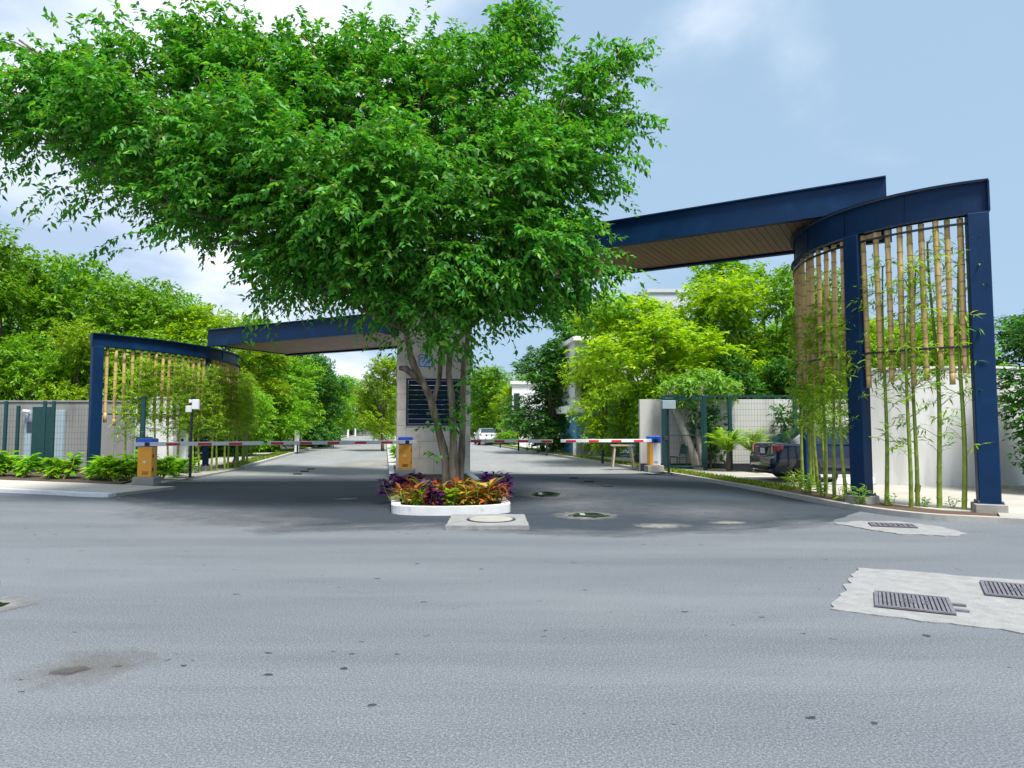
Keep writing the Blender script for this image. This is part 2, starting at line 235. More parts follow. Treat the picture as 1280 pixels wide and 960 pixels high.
# ------------------------------------------------------------ mesh helpers
def link(name, me, parent=None, mat=None, loc=None, smooth=False):
    o = bpy.data.objects.new(name, me); COL.objects.link(o)
    if parent is not None: o.parent = parent
    if mat is not None and me is not None:
        for x in (mat if isinstance(mat, (list, tuple)) else [mat]): me.materials.append(M[x] if isinstance(x, str) else x)
    if loc is not None: o.location = loc
    if smooth and me is not None: me.shade_smooth()
    return o
def tag(o, label=None, cat=None, group=None, kind=None):
    if label: o['label'] = label
    if cat: o['category'] = cat
    if group: o['group'] = group
    if kind: o['kind'] = kind
    return o
def thing(name, label, cat, loc=(0, 0, 0), rz=0, group=None):
    o = bpy.data.objects.new(name, None); COL.objects.link(o); o.location = loc; o.rotation_euler = (0, 0, rz); o.empty_display_size = 0.2
    return tag(o, label, cat, group)
class MB:
    def __init__(s): s.v = []; s.f = []; s.m = []
    def add(s, v, f, mi=0):
        b = len(s.v); s.v += [tuple(x) for x in v]; s.f += [tuple(i + b for i in q) for q in f]; s.m += [mi] * len(f); return s
    def box(s, c, size, rz=0, mi=0, bev=0.0):
        hx, hy, hz = [q / 2 for q in size]; cs, sn = math.cos(rz), math.sin(rz)
        if bev <= 0:
            L = [(x, y, z) for z in (-hz, hz) for x, y in ((-hx, -hy), (hx, -hy), (hx, hy), (-hx, hy))]
            fs = [(3, 2, 1, 0), (4, 5, 6, 7), (0, 1, 5, 4), (1, 2, 6, 5), (2, 3, 7, 6), (3, 0, 4, 7)]
        else:
            e = bev
            ring = lambda i: [(-hx + e + i * 0 - (0), -hy), (hx - e, -hy), (hx, -hy + e), (hx, hy - e), (hx - e, hy), (-hx + e, hy), (-hx, hy - e), (-hx, -hy + e)]
            L = []
            for z, k in ((-hz, e), (-hz + e, 0), (hz - e, 0), (hz, e)):
                for (x, y) in ring(0):
                    L.append((x * (hx - k) / hx, y * (hy - k) / hy, z))
            fs = [tuple(range(7, -1, -1)), tuple(range(24, 32))]
            for a in range(3):
                for i in range(8): j = (i + 1) % 8; fs.append((a * 8 + i, a * 8 + j, a * 8 + 8 + j, a * 8 + 8 + i))
        return s.add([(c[0] + x * cs - y * sn, c[1] + x * sn + y * cs, c[2] + z) for x, y, z in L], fs, mi)
    def tube(s, pts, rad, n=8, mi=0, cap=True):
        pts = [Vector(p) for p in pts]; k = len(pts); rad = rad if isinstance(rad, (list, tuple)) else [rad] * k
        V = []; up = None
        for i, p in enumerate(pts):
            t = (pts[min(i + 1, k - 1)] - pts[max(i - 1, 0)])
            t = t.normalized() if t.length > 1e-9 else Vector((0, 0, 1))
            if up is None: up = t.orthogonal().normalized()
            up = (up - t * up.dot(t)); up = up.normalized() if up.length > 1e-6 else t.orthogonal().normalized()
            sd = t.cross(up)
            for j in range(n):
                a = 2 * math.pi * j / n; V.append(p + (up * math.cos(a) + sd * math.sin(a)) * rad[i])
        fs = []
        for i in range(k - 1):
            for j in range(n): fs.append((i * n + j, i * n + (j + 1) % n, (i + 1) * n + (j + 1) % n, (i + 1) * n + j))
        if cap: fs.append(tuple(range(n - 1, -1, -1))); fs.append(tuple((k - 1) * n + j for j in range(n)))
        return s.add(V, fs, mi)
    def prism(s, poly, z0, z1, mi=0):
        n = len(poly); a = sum(poly[i][0] * poly[(i + 1) % n][1] - poly[(i + 1) % n][0] * poly[i][1] for i in range(n))
        if a < 0: poly = poly[::-1]
        V = [(p[0], p[1], z0) for p in poly] + [(p[0], p[1], z1) for p in poly]
        fs = [tuple(range(n - 1, -1, -1)), tuple(range(n, 2 * n))] + [(i, (i + 1) % n, n + (i + 1) % n, n + i) for i in range(n)]
        return s.add(V, fs, mi)
    def sheet(s, poly, z, mi=0):
        n = len(poly); a = sum(poly[i][0] * poly[(i + 1) % n][1] - poly[(i + 1) % n][0] * poly[i][1] for i in range(n))
        if a < 0: poly = poly[::-1]
        return s.add([(p[0], p[1], z) for p in poly], [tuple(range(n))], mi)
    def mesh(s, name='m'):
        me = bpy.data.meshes.new(name); me.from_pydata(s.v, [], s.f); me.update()
        if any(s.m): me.polygons.foreach_set('material_index', s.m)
        return me
    def build(s, name, mat, parent=None, smooth=False, loc=None): return link(name, s.mesh(name), parent, mat, loc, smooth)
def copy_tree(o, parent=None):
    c = o.copy(); COL.objects.link(c); c.parent = parent
    for ch in list(o.children): copy_tree(ch, c)
    return c
def struct(o, kind='structure'): o['kind'] = kind; return o
def offset_poly(pts, d):
    """polyline moved sideways by d (left of travel is positive)"""
    out = []
    for i, p in enumerate(pts):
        a = Vector(pts[max(i - 1, 0)][:2]); b = Vector(pts[min(i + 1, len(pts) - 1)][:2]); t = (b - a).normalized()
        out.append((p[0] - t.y * d, p[1] + t.x * d))
    return out
def strip(pts, d0, d1): return offset_poly(pts, d0) + offset_poly(pts, d1)[::-1]
def strip_prism(mb, pts, d0, d1, z0, z1):
    a = offset_poly(pts, d0); b = offset_poly(pts, d1); n = len(a)
    V = [(x, y, z0) for x, y in a] + [(x, y, z0) for x, y in b] + [(x, y, z1) for x, y in a] + [(x, y, z1) for x, y in b]
    f = []
    for i in range(n - 1):
        f += [(2 * n + i, 3 * n + i, 3 * n + i + 1, 2 * n + i + 1), (i, 2 * n + i, 2 * n + i + 1, i + 1), (n + i, n + i + 1, 3 * n + i + 1, 3 * n + i)]
    f += [(0, n, 3 * n, 2 * n), (n - 1, 3 * n - 1, 4 * n - 1, 2 * n - 1)]
    mb.add(V, f); return mb
def smooth_line(pts, n=6):
    """Catmull-Rom through plan points"""
    q = [Vector((*p[:2], 0)) for p in pts]; out = []
    for i in range(len(q) - 1):
        p0, p1, p2, p3 = q[max(i - 1, 0)], q[i], q[i + 1], q[min(i + 2, len(q) - 1)]
        for k in range(n):
            t = k / n; out.append(0.5 * ((2 * p1) + (p2 - p0) * t + (2 * p0 - 5 * p1 + 4 * p2 - p3) * t * t + (3 * p1 - p0 - 3 * p2 + p3) * t ** 3))
    out.append(q[-1]); return [(p.x, p.y) for p in out]

def leaves_mesh(name, pos, dr, nrm, ln, wd, fold=0.18, curl=0.15):
    """many separate folded leaves, 5 vertices and 2 quads each"""
    pos, dr, nrm = [np.asarray(a, dtype=np.float64) for a in (pos, dr, nrm)]; n = len(pos)
    ln = np.broadcast_to(np.asarray(ln, float), (n,))[:, None]; wd = np.broadcast_to(np.asarray(wd, float), (n,))[:, None]
    dr = dr / (np.linalg.norm(dr, axis=1, keepdims=True) + 1e-9)
    sd = np.cross(dr, nrm); sd /= (np.linalg.norm(sd, axis=1, keepdims=True) + 1e-9); up = np.cross(sd, dr)
    V = np.empty((n, 5, 3))
    V[:, 0] = pos
    V[:, 1] = pos + dr * ln * 0.45 + sd * wd * 0.5 + up * wd * fold
    V[:, 2] = pos + dr * ln - up * ln * curl
    V[:, 3] = pos + dr * ln * 0.45 - sd * wd * 0.5 + up * wd * fold
    V[:, 4] = pos + dr * ln * 0.5 - up * wd * 0.02
    idx = np.arange(n)[:, None] * 5
    Fq = np.concatenate([idx + np.array([[0, 1, 2, 4]]), idx + np.array([[0, 4, 2, 3]])], 1).reshape(-1)
    me = bpy.data.meshes.new(name); me.vertices.add(n * 5); me.vertices.foreach_set('co', V.reshape(-1))
    me.loops.add(n * 8); me.loops.foreach_set('vertex_index', Fq.astype(np.int32))
    me.polygons.add(n * 2); me.polygons.foreach_set('loop_start', np.arange(0, n * 8, 4, dtype=np.int32))
    me.update(calc_edges=True); return me
def unit(a): return a / (np.linalg.norm(a, axis=-1, keepdims=True) + 1e-9)
def sphere_pts(n, power=0.45):
    d = unit(rng.normal(size=(n, 3))); return d, d * (rng.random((n, 1)) ** power)
def twigs_to_leaves(tp, td, per, tl, ln, wd, droop=0.5, spread=0.9):
    """leaves set alternately along short drooping twigs; returns arrays for leaves_mesh"""
    n = len(tp); k = per
    t = (np.arange(k)[None, :] + rng.random((n, k)) * 0.6) / k
    L = (tl * (0.6 + 0.8 * rng.random((n, 1))))
    pos = tp[:, None, :] + td[:, None, :] * (t * L)[..., None]; pos[..., 2] -= droop * 0.5 * (t * L) ** 2 / tl
    side = unit(np.cross(td, np.array([0, 0, 1.0]) + 0.3 * rng.normal(size=(n, 3))))
    sgn = np.where(np.arange(k) % 2 == 0, 1.0, -1.0)[None, :, None]
    d = td[:, None, :] * 0.6 + side[:, None, :] * sgn * spread + 0.35 * rng.normal(size=(n, k, 3)); d[..., 2] -= droop * (0.35 + 0.6 * rng.random((n, k)))
    nm = np.array([0, 0, 1.0]) + 0.45 * rng.normal(size=(n, k, 3))
    l = ln * (0.65 + 0.6 * rng.random((n, k)))
    return pos.reshape(-1, 3), unit(d).reshape(-1, 3), nm.reshape(-1, 3), l.reshape(-1), (l * wd / ln).reshape(-1)
def crown_points(lobes, n, power=0.42, gap=0.0, gscale=0.5):
    """points through a union of ellipsoid lobes, thinned by 3-D noise so that gaps open"""
    vol = np.array([r[0] * r[1] * r[2] for c, r in lobes]) ** 0.8; vol /= vol.sum()
    pick = rng.choice(len(lobes), size=n, p=vol); C = np.array([c for c, r in lobes])[pick]; Rr = np.array([r for c, r in lobes])[pick]
    d, p = sphere_pts(n, power); q = C + p * Rr
    if gap > 0:
        keep = np.array([noise.noise(Vector(x) * gscale) + 0.5 * noise.noise(Vector(x) * gscale * 2.3) > -0.62 + gap for x in q])
        q, d = q[keep], d[keep]
    return q, d

# ============================================================ THE SETTING
def road_pt(p, s): return (p[0] + RD.x * s / RD.y, p[1] + s)
def xy(v): return (v.x, v.y)
struct(MB().sheet([(-900, -300), (900, -300), (900, 1500), (-900, 1500)], -0.03).build('ground', 'ground'))
LE = smooth_line([(-9.2, 15.8), (-9.4, 16.9), (-9.67, 18.85), (-9.9, 22), (-10.25, 26.5)], 5)        # left road edge, then straight
LEs = LE + [(-10.25 - .183 * s / .983, 26.5 + s) for s in (6, 15, 30, 60, 110)]
RE = smooth_line([(30, 3.2), (14, 8.8), (9.6, 10.7), (8.13, 11.55), (7.16, 12.1), (6.62, 13.3), (6.36, 15.2), (6.1, 17.6), (5.5, 21.5)], 6)
REs = RE + [(5.5 - .183 * s / .983, 21.5 + s) for s in (6, 15, 30, 60, 115)]
# old asphalt of the street and of the road beyond the gate
struct(MB().sheet([(-60, 34), (-60, -25), (60, -25), (60, -7), (30, 3.3)] + [(x + .08, y) for x, y in RE if y < 21.4] + [(5.2, 22.9), (-10.4, 22.9)] + [(x - .08, y) for x, y in LE[::-1] if y < 22.5] + [(-9.3, 15.9), (-12.6, 17.1)], 0.0).build('road', 'old_asphalt'))
struct(MB().sheet([(-10.3, 22.9), (5.2, 22.9), (5.5 - 0.183 * 115 / .983, 136), (-10.25 - .183 * 110 / .983, 136)], 0.0).build('road', 'far_asphalt'))
# the darker, newer surfacing under the gate: an irregular sheet 4 mm proud
def wob(poly, amp, step=0.35, fq=1.7):
    o = []
    for i, p in enumerate(poly):
        q = poly[(i + 1) % len(poly)]; n = max(1, int(math.dist(p, q) / step))
        for k in range(n):
            t = k / n; x, y = p[0] + (q[0] - p[0]) * t, p[1] + (q[1] - p[1]) * t
            a = amp if k else amp * 0.4
            o.append((x + a * noise.noise(Vector((x * fq, y * fq, 3))), y + a * noise.noise(Vector((x * fq, y * fq, 9)))))
    return o
dk = [G(150, 622), G(205, 632), G(262, 637), G(330, 650), G(365, 651), G(347, 662), G(420, 661), G(556, 657), G(662, 664), G(760, 668), G(860, 664), G(960, 660), G(1040, 652)]
dk = [xy(p) for p in dk] + [(6.62 + .06, 13.3), (6.36 + .06, 15.2), (6.1 + .06, 17.6), (5.56, 21.5), (5.05, 23.9), (-1.2, 23.6), (-3.75, 20.7), (-9.75, 20.3), (-9.72, 18.85), (-9.45, 16.9)]
struct(MB().sheet(wob(dk, 0.10), 0.004).build('road_resurfacing', 'new_asphalt'))
dk2 = [xy(G(*p)) for p in ((372, 622), (492, 618), (490, 640), (510, 650), (556, 655), (349, 660.5))]
pmat('patch_asphalt', (0.022, 0.031, 0.043), 0.8, var=0.25, vscale=5, bump=0.5, bscale=90)
struct(MB().sheet(wob(dk2, 0.04), 0.008).build('asphalt_patch', 'patch_asphalt'))
pale = [xy(G(415, 579)), xy(G(432, 575)), xy(G(487, 574)), xy(G(487, 588)), xy(G(455, 588)), xy(G(425, 584))]
struct(MB().sheet(wob(smooth_line(pale + [pale[0]], 4)[:-1], 0.15), 0.005).build('concrete_apron', 'apron_film'))

# thin dust and worn smears on the asphalt
for i, (px, py, rx, ry, mt, rz_) in enumerate(((265, 641, 2.6, 1.5, 'old_dust', -.3), (330, 652, 2.0, .8, 'old_dust', -.1), (720, 630, 2.2, 2.4, 'old_dust', .2), (880, 640, 2.4, 2.2, 'old_dust', -.2), (700, 612, 1.8, 2.5, 'old_dust', .2), (700, 605, 1.2, 1.5, 'old_dust', .2))):
    p = G(px, py); o = MB().sheet([(rx * math.cos(a), ry * math.sin(a)) for a in np.linspace(0, 2 * math.pi, 33)[:-1]], 0.0095 + .0004 * i).build('road_smear', mt, None, loc=(p.x, p.y, 0)); o.rotation_euler = (0, 0, rz_); struct(o)

seam = [dk[i] for i in range(13)]; sl_ = plen0 = 0; k = 0
for a, b in zip(seam, seam[1:]):
    n = max(1, int(math.dist(a, b) / 0.8))
    for i in range(n):
        x, y = a[0] + (b[0] - a[0]) * (i + .5) / n, a[1] + (b[1] - a[1]) * (i + .5) / n; k += 1
        o = MB().sheet([((0.9 + .5 * random.random()) * math.cos(q), (.38 + .2 * random.random()) * math.sin(q)) for q in np.linspace(0, 2 * math.pi, 21)[:-1]], 0.0142 + .00012 * k).build('road_smear', 'old_dust', None, loc=(x, y, 0)); o.rotation_euler = (0, 0, math.atan2(b[1] - a[1], b[0] - a[0])); struct(o)
# left sidewalk, bed, strips
LK = smooth_line([(-60, 34), (-30, 23.3), (-12.6, 17.05), (-10.2, 16.1), (-9.2, 15.8)], 5)
k = MB(); strip_prism(k, LK, 0.0, 0.22, -0.05, 0.085); tag(k.build('kerb', 'white_kerb'), kind='structure')
struct(MB().prism(strip(LK, 0.222, 2.1), -0.05, 0.08).build('sidewalk', 'pavement'))
walk2 = [(-9.25, 16.35)] + [(x, y) for x, y in LE[4:]] + [(-12.2, 26.7), (-11.3, 22.0), (-10.45, 18.6)]
struct(MB().prism(walk2, -0.05, 0.06).build('sidewalk', 'concrete'))
struct(MB().prism([(-60, 37), (-30, 25.6), (-13.4, 19.6), (-10.5, 18.5), (-11.32, 22.0), (-12.25, 26.7), (-13.5, 30), (-60, 50)], -0.05, 0.09).build('planting_bed', 'soil'))
LS = LEs[len(LE) - 1:]
struct(strip_prism(MB(), LS, 0.0, 0.16, -0.05, 0.12).build('kerb', 'kerb_concrete'))
struct(strip_prism(MB(), LS, 0.163, 1.0, -0.05, 0.09).build('verge', 'soil'))
struct(strip_prism(MB(), LS, 1.003, 2.9, -0.05, 0.11).build('sidewalk', 'pavement'))
# right kerb, mulch bed, verge and paving
struct(strip_prism(MB(), REs, 0.0, -0.16, -0.05, 0.10).build('kerb', 'kerb_concrete'))
i0 = min(range(len(REs)), key=lambda i: math.dist(REs[i], (8.13, 11.55))); i1 = min(range(len(REs)), key=lambda i: math.dist(REs[i], (6.1, 17.6)))
struct(strip_prism(MB(), REs[i0:i1 + 1], -0.163, -0.85, -0.05, 0.085).build('planting_bed', 'mulch'))
struct(strip_prism(MB(), REs[i1:], -0.163, -0.8, -0.05, 0.085).build('verge', 'soil'))
struct(strip_prism(MB(), REs[:i0 + 1], -0.163, -0.85, -0.05, 0.102).build('sidewalk', 'pavement'))
inner = offset_poly(REs, -0.853); pv = [inner[i] for i in range(len(inner)) if inner[i][1] < 27] + [(16, 27), (60, 27), (60, -7)]
struct(MB().prism(pv, -0.05, 0.10).build('pavement', 'pavement'))
struct(strip_prism(MB(), [p for p in REs if p[1] > 21], -0.803, -2.6, -0.05, 0.106).build('sidewalk', 'pavement'))

# grass in the verges
def grass(name, pts, d0, d1, n, ymax=70, h=0.09):
    seg = [(Vector(pts[i]), Vector(pts[i + 1])) for i in range(len(pts) - 1)]
    ps = []
    wts = np.array([(b - a).length / (0.5 * (a.y + b.y)) for a, b in seg]); wts /= wts.sum()
    for s in rng.choice(len(seg), n, p=wts):
        a, b = seg[s]; t = rng.random(); p = a + (b - a) * t; tt = (b - a).normalized(); d = d0 + (d1 - d0) * rng.random()
        ps.append((p.x - tt.y * d, p.y + tt.x * d, 0.085))
    ps = np.array(ps); dr = unit(np.concatenate([rng.normal(size=(n, 2)) * 0.55, np.ones((n, 1))], 1))
    return tag(link(name, leaves_mesh(name, ps, dr, rng.normal(size=(n, 3)), h * (0.5 + rng.random(n)), 0.02 + 0.02 * rng.random(n)), None, 'grass'), kind='stuff')
tag(grass('verge_grass', REs[i1 - 2:], -0.2, -0.82, 16000), 'short green grass strip along the kerb by the parked car', 'grass')
tag(grass('verge_grass', LS, 0.2, 1.0, 12000), 'mown green grass strip beside the walkway with white posts', 'grass')

# ============================================================ TRAFFIC ISLAND
def IL(y): return -2.2 - 0.183 * (y - 12.7)
def IR(y): return 0.0 - 0.145 * (y - 13.2)
front = [(IL(13.2), 13.2), (IL(12.82) + .03, 12.82), (-1.85, 12.62), (-1.3, 12.55), (-0.75, 12.62), (-0.3, 12.8), (-0.05, 13.05), (IR(13.5), 13.5)]
isl = smooth_line(front, 4); isl = [(IL(27), 27), (IL(20), 20)] + isl + [(IR(20), 20), (IR(27), 27)]
struct(strip_prism(MB(), isl, 0.0, 0.17, -0.02, 0.16).build('island_kerb', 'white_kerb'))
struct(MB().prism(offset_poly(isl, 0.172), -0.02, 0.11).build('island_bed', 'soil'))
far_isl = [(IL(27.05), 27.05), (IR(27.05), 27.05), (IR(27) - .183 * 80 / .983, 108), (IL(27) - .183 * 80 / .983, 108)]
struct(MB().prism(far_isl, -0.02, 0.14).build('median', 'kerb_concrete'))

# ============================================================ GATE STRUCTURES
def circle3(a, b, c):
    ax, ay = a; bx, by = b; cx, cy = c
    d = 2 * (ax * (by - cy) + bx * (cy - ay) + cx * (ay - by))
    ux = ((ax * ax + ay * ay) * (by - cy) + (bx * bx + by * by) * (cy - ay) + (cx * cx + cy * cy) * (ay - by)) / d
    uy = ((ax * ax + ay * ay) * (cx - bx) + (bx * bx + by * by) * (ax - cx) + (cx * cx + cy * cy) * (bx - ax)) / d
    return (ux, uy), math.dist((ux, uy), a)
def arc_pts(a, b, c, n=28, ext=0.0):
    (ux, uy), r = circle3(a, b, c); A = [math.atan2(p[1] - uy, p[0] - ux) for p in (a, b, c)]
    while A[1] - A[0] > math.pi: A[1] -= 2 * math.pi
    while A[1] - A[0] < -math.pi: A[1] += 2 * math.pi
    while A[2] - A[1] > math.pi: A[2] -= 2 * math.pi
    while A[2] - A[1] < -math.pi: A[2] += 2 * math.pi
    s = 1 if A[2] > A[0] else -1; e = ext / r * s
    a0, a2 = A[0] - e, A[2] + e
    return [(ux + r * math.cos(a0 + (a2 - a0) * i / n), uy + r * math.sin(a0 + (a2 - a0) * i / n)) for i in range(n + 1)]
def along(pts, s):
    """point and heading at distance s along a plan polyline"""
    for i in range(len(pts) - 1):
        d = math.dist(pts[i], pts[i + 1])
        if s <= d or i == len(pts) - 2:
            t = s / d; return (pts[i][0] + (pts[i + 1][0] - pts[i][0]) * t, pts[i][1] + (pts[i + 1][1] - pts[i][1]) * t), math.atan2(pts[i + 1][1] - pts[i][1], pts[i + 1][0] - pts[i][0])
        s -= d
def plen(pts): return sum(math.dist(pts[i], pts[i + 1]) for i in range(len(pts) - 1))
POLES = {}
def pole_mesh(L, seed):
    key = (round(L, 1), seed % 3)
    if key not in POLES:
        rr = random.Random(seed); m = MB(); L = key[0]; z = 0; r = 0.052; first = True
        zs = [0.0]
        while zs[-1] < L - 0.15: zs.append(zs[-1] + 0.22 + 0.12 * rr.random())
        zs[-1] = L
        bx, by = 0.02 * (rr.random() - .5), 0.02 * (rr.random() - .5)
        for i in range(len(zs) - 1):
            f = lambda q: (bx * math.sin(q / L * 5), by * math.sin(q / L * 4), q)
            m.tube([f(zs[i] + .006), f((zs[i] + zs[i + 1]) / 2), f(zs[i + 1] - .006)], [r * 1.0, r * 0.95, r * 1.02], 8, 0, i in (0, len(zs) - 2))
            if i: m.tube([f(zs[i] - .012), f(zs[i]), f(zs[i] + .012)], [r * 1.02, r * 1.13, r * 1.02], 8, 1, False)
        POLES[key] = m.mesh('bamboo_pole'); POLES[key].materials.append(M['dry_bamboo']); POLES[key].materials.append(M['bamboo_node']); POLES[key].shade_smooth()
    return POLES[key]
def screen(label, A, B, C, top, depth, pws, poles, zlow, rails, zpole_top):
    pw = pws[0]; pts = arc_pts(A, B, C, 30, pw * 0.55); t = thing('gate_screen', label, 'screen', (A[0], A[1], 0))
    inv = lambda p, z=0: (p[0] - A[0], p[1] - A[1], z)
    L = [(p[0] - A[0], p[1] - A[1]) for p in pts]
    bot = top - depth
    m = MB(); strip_prism(m, L, -0.02, 0.02, bot + 0.025, top - 0.025); strip_prism(m, L, -0.11, 0.11, top - 0.025, top); strip_prism(m, L, -0.11, 0.11, bot, bot + 0.025)
    m.box((*L[0], (bot + top) / 2), (0.03, 0.20, depth - 0.054), math.atan2(L[1][1] - L[0][1], L[1][0] - L[0][0])); m.build('beam', 'steel', t)
    for sj in np.linspace(.22, .82, 4):
        (xj, yj), hj = along(L, plen(L) * sj)
        for so in (-1, 1): MB().box((xj - so * .03 * math.sin(hj), yj + so * .03 * math.cos(hj), (bot + top) / 2), (.012, .018, depth - .056), hj).build('stiffener', 'steel', t)
    tot = plen(L); S0 = []
    pw0 = pw
    for p, pw in zip((A, B, C), pws):
        q = (p[0] - A[0], p[1] - A[1]); s = min(np.linspace(0, tot, 200), key=lambda s: math.dist(along(L, s)[0], q)); S0.append(s)
        (x, y), h = along(L, s)
        po = MB().box((x, y, (0.2 + bot) / 2), (pw, pw * 0.8, bot - 0.2), h, 0, 0.012).build('post', 'steel', t)
        MB().box((x, y, 0.12), (pw * 1.45, pw * 1.3, 0.24), h, 0, 0.015).build('footing', 'concrete', po)
        MB().box((x, y, 0.25), (pw * 1.18, pw * 1.05, 0.024), h).build('base_plate', 'steel', po)
        for sx in (-1, 1):
            for sy in (-1, 1): bx_, by_ = sx * pw * .54, sy * pw * .46; MB().tube([(x + bx_ * math.cos(h) - by_ * math.sin(h), y + bx_ * math.sin(h) + by_ * math.cos(h), .24), (x + bx_ * math.cos(h) - by_ * math.sin(h), y + bx_ * math.sin(h) + by_ * math.cos(h), .295)], .016, 6).build('bolt', 'cast_iron', po)
    pw = pw0 * .8
    for z in rails:
        for a, b in ((S0[0], S0[1]), (S0[1], S0[2])):
            q = [along(L, s)[0] for s in np.linspace(a + pw * .4, b - pw * .4, 12)]; strip_prism(MB(), q, 0.05, 0.08, z, z + 0.04).build('rail', 'black_steel', t)
    for n, (sec, cnt) in enumerate(poles):
        a, b = S0[sec] + pw * 0.55, S0[sec + 1] - pw * 0.55
        for i in range(cnt):
            s = a + (b - a) * (i + 0.5) / cnt + random.uniform(-.03, .03); (x, y), h = along(L, s)
            zl = zlow(i, cnt, sec); Lp = round(zpole_top - zl, 1)
            o = bpy.data.objects.new('bamboo_pole', pole_mesh(Lp, i)); COL.objects.link(o); o.parent = t
            o.location = (x, y, zpole_top - Lp); o.rotation_euler = (random.uniform(-.006, .006), random.uniform(-.01, .01), random.random() * 6)
    return t, pts
RA, RBm, RC = (8.55, 12.45), (7.03, 13.95), (7.32, 17.3)
screen_r, arcR = screen('navy steel curved screen with hanging dry bamboo poles beside the white wall', RA, RBm, RC, 6.13, 0.62, (.34, .33, .19),
    [(0, 9), (1, 13)], lambda i, n, s: 2.35 + [0.25, 0.05, 0.35, 0.1, 0.0, 0.3, 0.12, 0.35, 0.08][i % 9] + (0.15 if s else 0), (5.33, 3.05), 5.48)
LA, LBm, LC = (-12.6, 20.8), (-10.85, 24.5), (-11.35, 28.4)
screen_l, arcL = screen('lower navy steel curved screen with hanging bamboo poles beside the grey wall', LA, LBm, LC, 4.45, 0.40, (.30, .19, .19),
    [(0, 15), (1, 15)], lambda i, n, s: 1.65 + [0.1, 0.0, 0.2, 0.35, 0.05, 0.25, 0.12][i % 7], (3.93, 1.98), 4.04)

def canopy(label, p0, dirv, L, W, zb, zt):
    d = Vector((*dirv, 0)).normalized(); ang = math.atan2(d.y, d.x); t = thing('gate_canopy', label, 'canopy', (p0[0], p0[1], zb), ang)
    H = zt - zb; sgn = 1 if d.x > 0 else -1           # depth direction away from the street
    y = lambda v: v * sgn
    def ibeam(x0, x1, yy, name):
        m = MB(); m.box(((x0 + x1) / 2, yy, H / 2), (x1 - x0, 0.03, H - 0.062)); m.box(((x0 + x1) / 2, yy, H - 0.015), (x1 - x0, 0.16, 0.03)); m.box(((x0 + x1) / 2, yy, 0.015), (x1 - x0, 0.16, 0.03))
        for k in range(int((x1 - x0) / 6) + 1): m.box((x0 + 0.02 + k * 6 if k else x0 + .02, yy + y(0.04), H / 2), (0.02, 0.05, H - 0.064))
        return m.build(name, 'steel', t)
    ibeam(0, L, 0, 'front_beam'); ibeam(0, L, y(W), 'back_beam')
    for xx in (0.08, L - 0.08): MB().box((xx, y(W / 2), H / 2), (0.04, W - 0.17, H - 0.08)).build('end_beam', 'steel', t)
    MB().box((L / 2, y(W / 2), H - 0.05), (L - 0.24, W - 0.18, 0.03)).build('roof_sheet', 'black_steel', t)
    pw = 0.165; n = int((L - 0.3) / pw); me = MB().box((0, 0, 0), (pw - 0.012, W - 0.18, 0.022)).mesh('plank'); me.materials.append(M['soffit_wood'])
    for i in range(n):
        o = bpy.data.objects.new('plank', me); COL.objects.link(o); o.parent = t; o.location = (0.2 + pw * (i + 0.5), y(W / 2), 0.075 + random.uniform(-.002, .002))
    return t
canopy('long navy steel canopy with wooden plank soffit resting on the tall bamboo screen', (7.77, 14.0), (-0.86, 0.51), 13.4, 3.0, 6.132, 6.80)
canopy('lower navy steel canopy with brown soffit behind the tree, beside the grey wall', (-10.8, 24.3), (0.88, -0.476), 7.6, 3.6, 4.452, 5.05)

# ============================================================ STONE PILLAR with louvred opening
PR = math.atan2(0.183, 0.983)
pil = thing('stone_pillar', 'tall beige stone gate pillar with louvred opening behind the island tree', 'pillar', (-2.55, 22.3, 0.10), PR)
PW, PH, PD = 2.30, 6.03, 0.62
ox0, ox1, oz0, oz1 = -0.88, 0.90, 1.55, 3.05           # louvred opening, metres from the pillar's foot
core = MB()
for (x0, x1, z0, z1) in ((-PW / 2, ox0, 0, PH), (ox1, PW / 2, 0, PH), (ox0, ox1, 0, oz0), (ox0, ox1, oz1, PH)): core.box(((x0 + x1) / 2, 0, (z0 + z1) / 2), (x1 - x0, PD, z1 - z0))
core.build('core', 'stone_joint', pil)
def slab(x0, x1, z0, z1, yy, th):
    g = 0.004; MB().box(((x0 + x1) / 2, yy, (z0 + z1) / 2), (x1 - x0 - 2 * g, th, z1 - z0 - 2 * g), 0, 0, 0.003).build('stone_panel', 'stone', pil)
zs = [0, 0.52, 1.04, oz0, 2.05, 2.55, oz1, 3.6, 4.2, 4.8, 5.4, PH]
for r_ in range(len(zs) - 1):
    z0, z1 = zs[r_], zs[r_ + 1]
    inop = oz0 <= z0 < oz1 - .01
    segs = [(-PW / 2 - .02, ox0), (ox1, PW / 2 + .02)] if inop else ([(-PW / 2 - .02, ox0), (ox0, 0.0), (0.0, ox1), (ox1, PW / 2 + .02)] if r_ % 2 == 0 else [(-PW / 2 - .02, -0.45), (-0.45, 0.45), (0.45, PW / 2 + .02)])
    for a, b in segs:
        slab(a, b, z0, z1, -PD / 2 - 0.012, 0.022)
    for s in (-1, 1):
        MB().box((s * (PW / 2 + .012), 0.012, (z0 + z1) / 2), (0.020, PD, z1 - z0 - .008), 0, 0, 0.003).build('stone_panel', 'stone', pil)
lf = MB()
for a in (ox0 + .03, ox1 - .03): lf.box((a, -PD / 2 + 0.05, (oz0 + oz1) / 2), (0.055, 0.22, oz1 - oz0 - .004))
for z in (oz0 + .03, oz1 - .03): lf.box(((ox0 + ox1) / 2, -PD / 2 + 0.05, z), (ox1 - ox0 - .12, 0.22, 0.055))
lfo = lf.build('louvre_frame', 'louvre', pil)
ns = 9
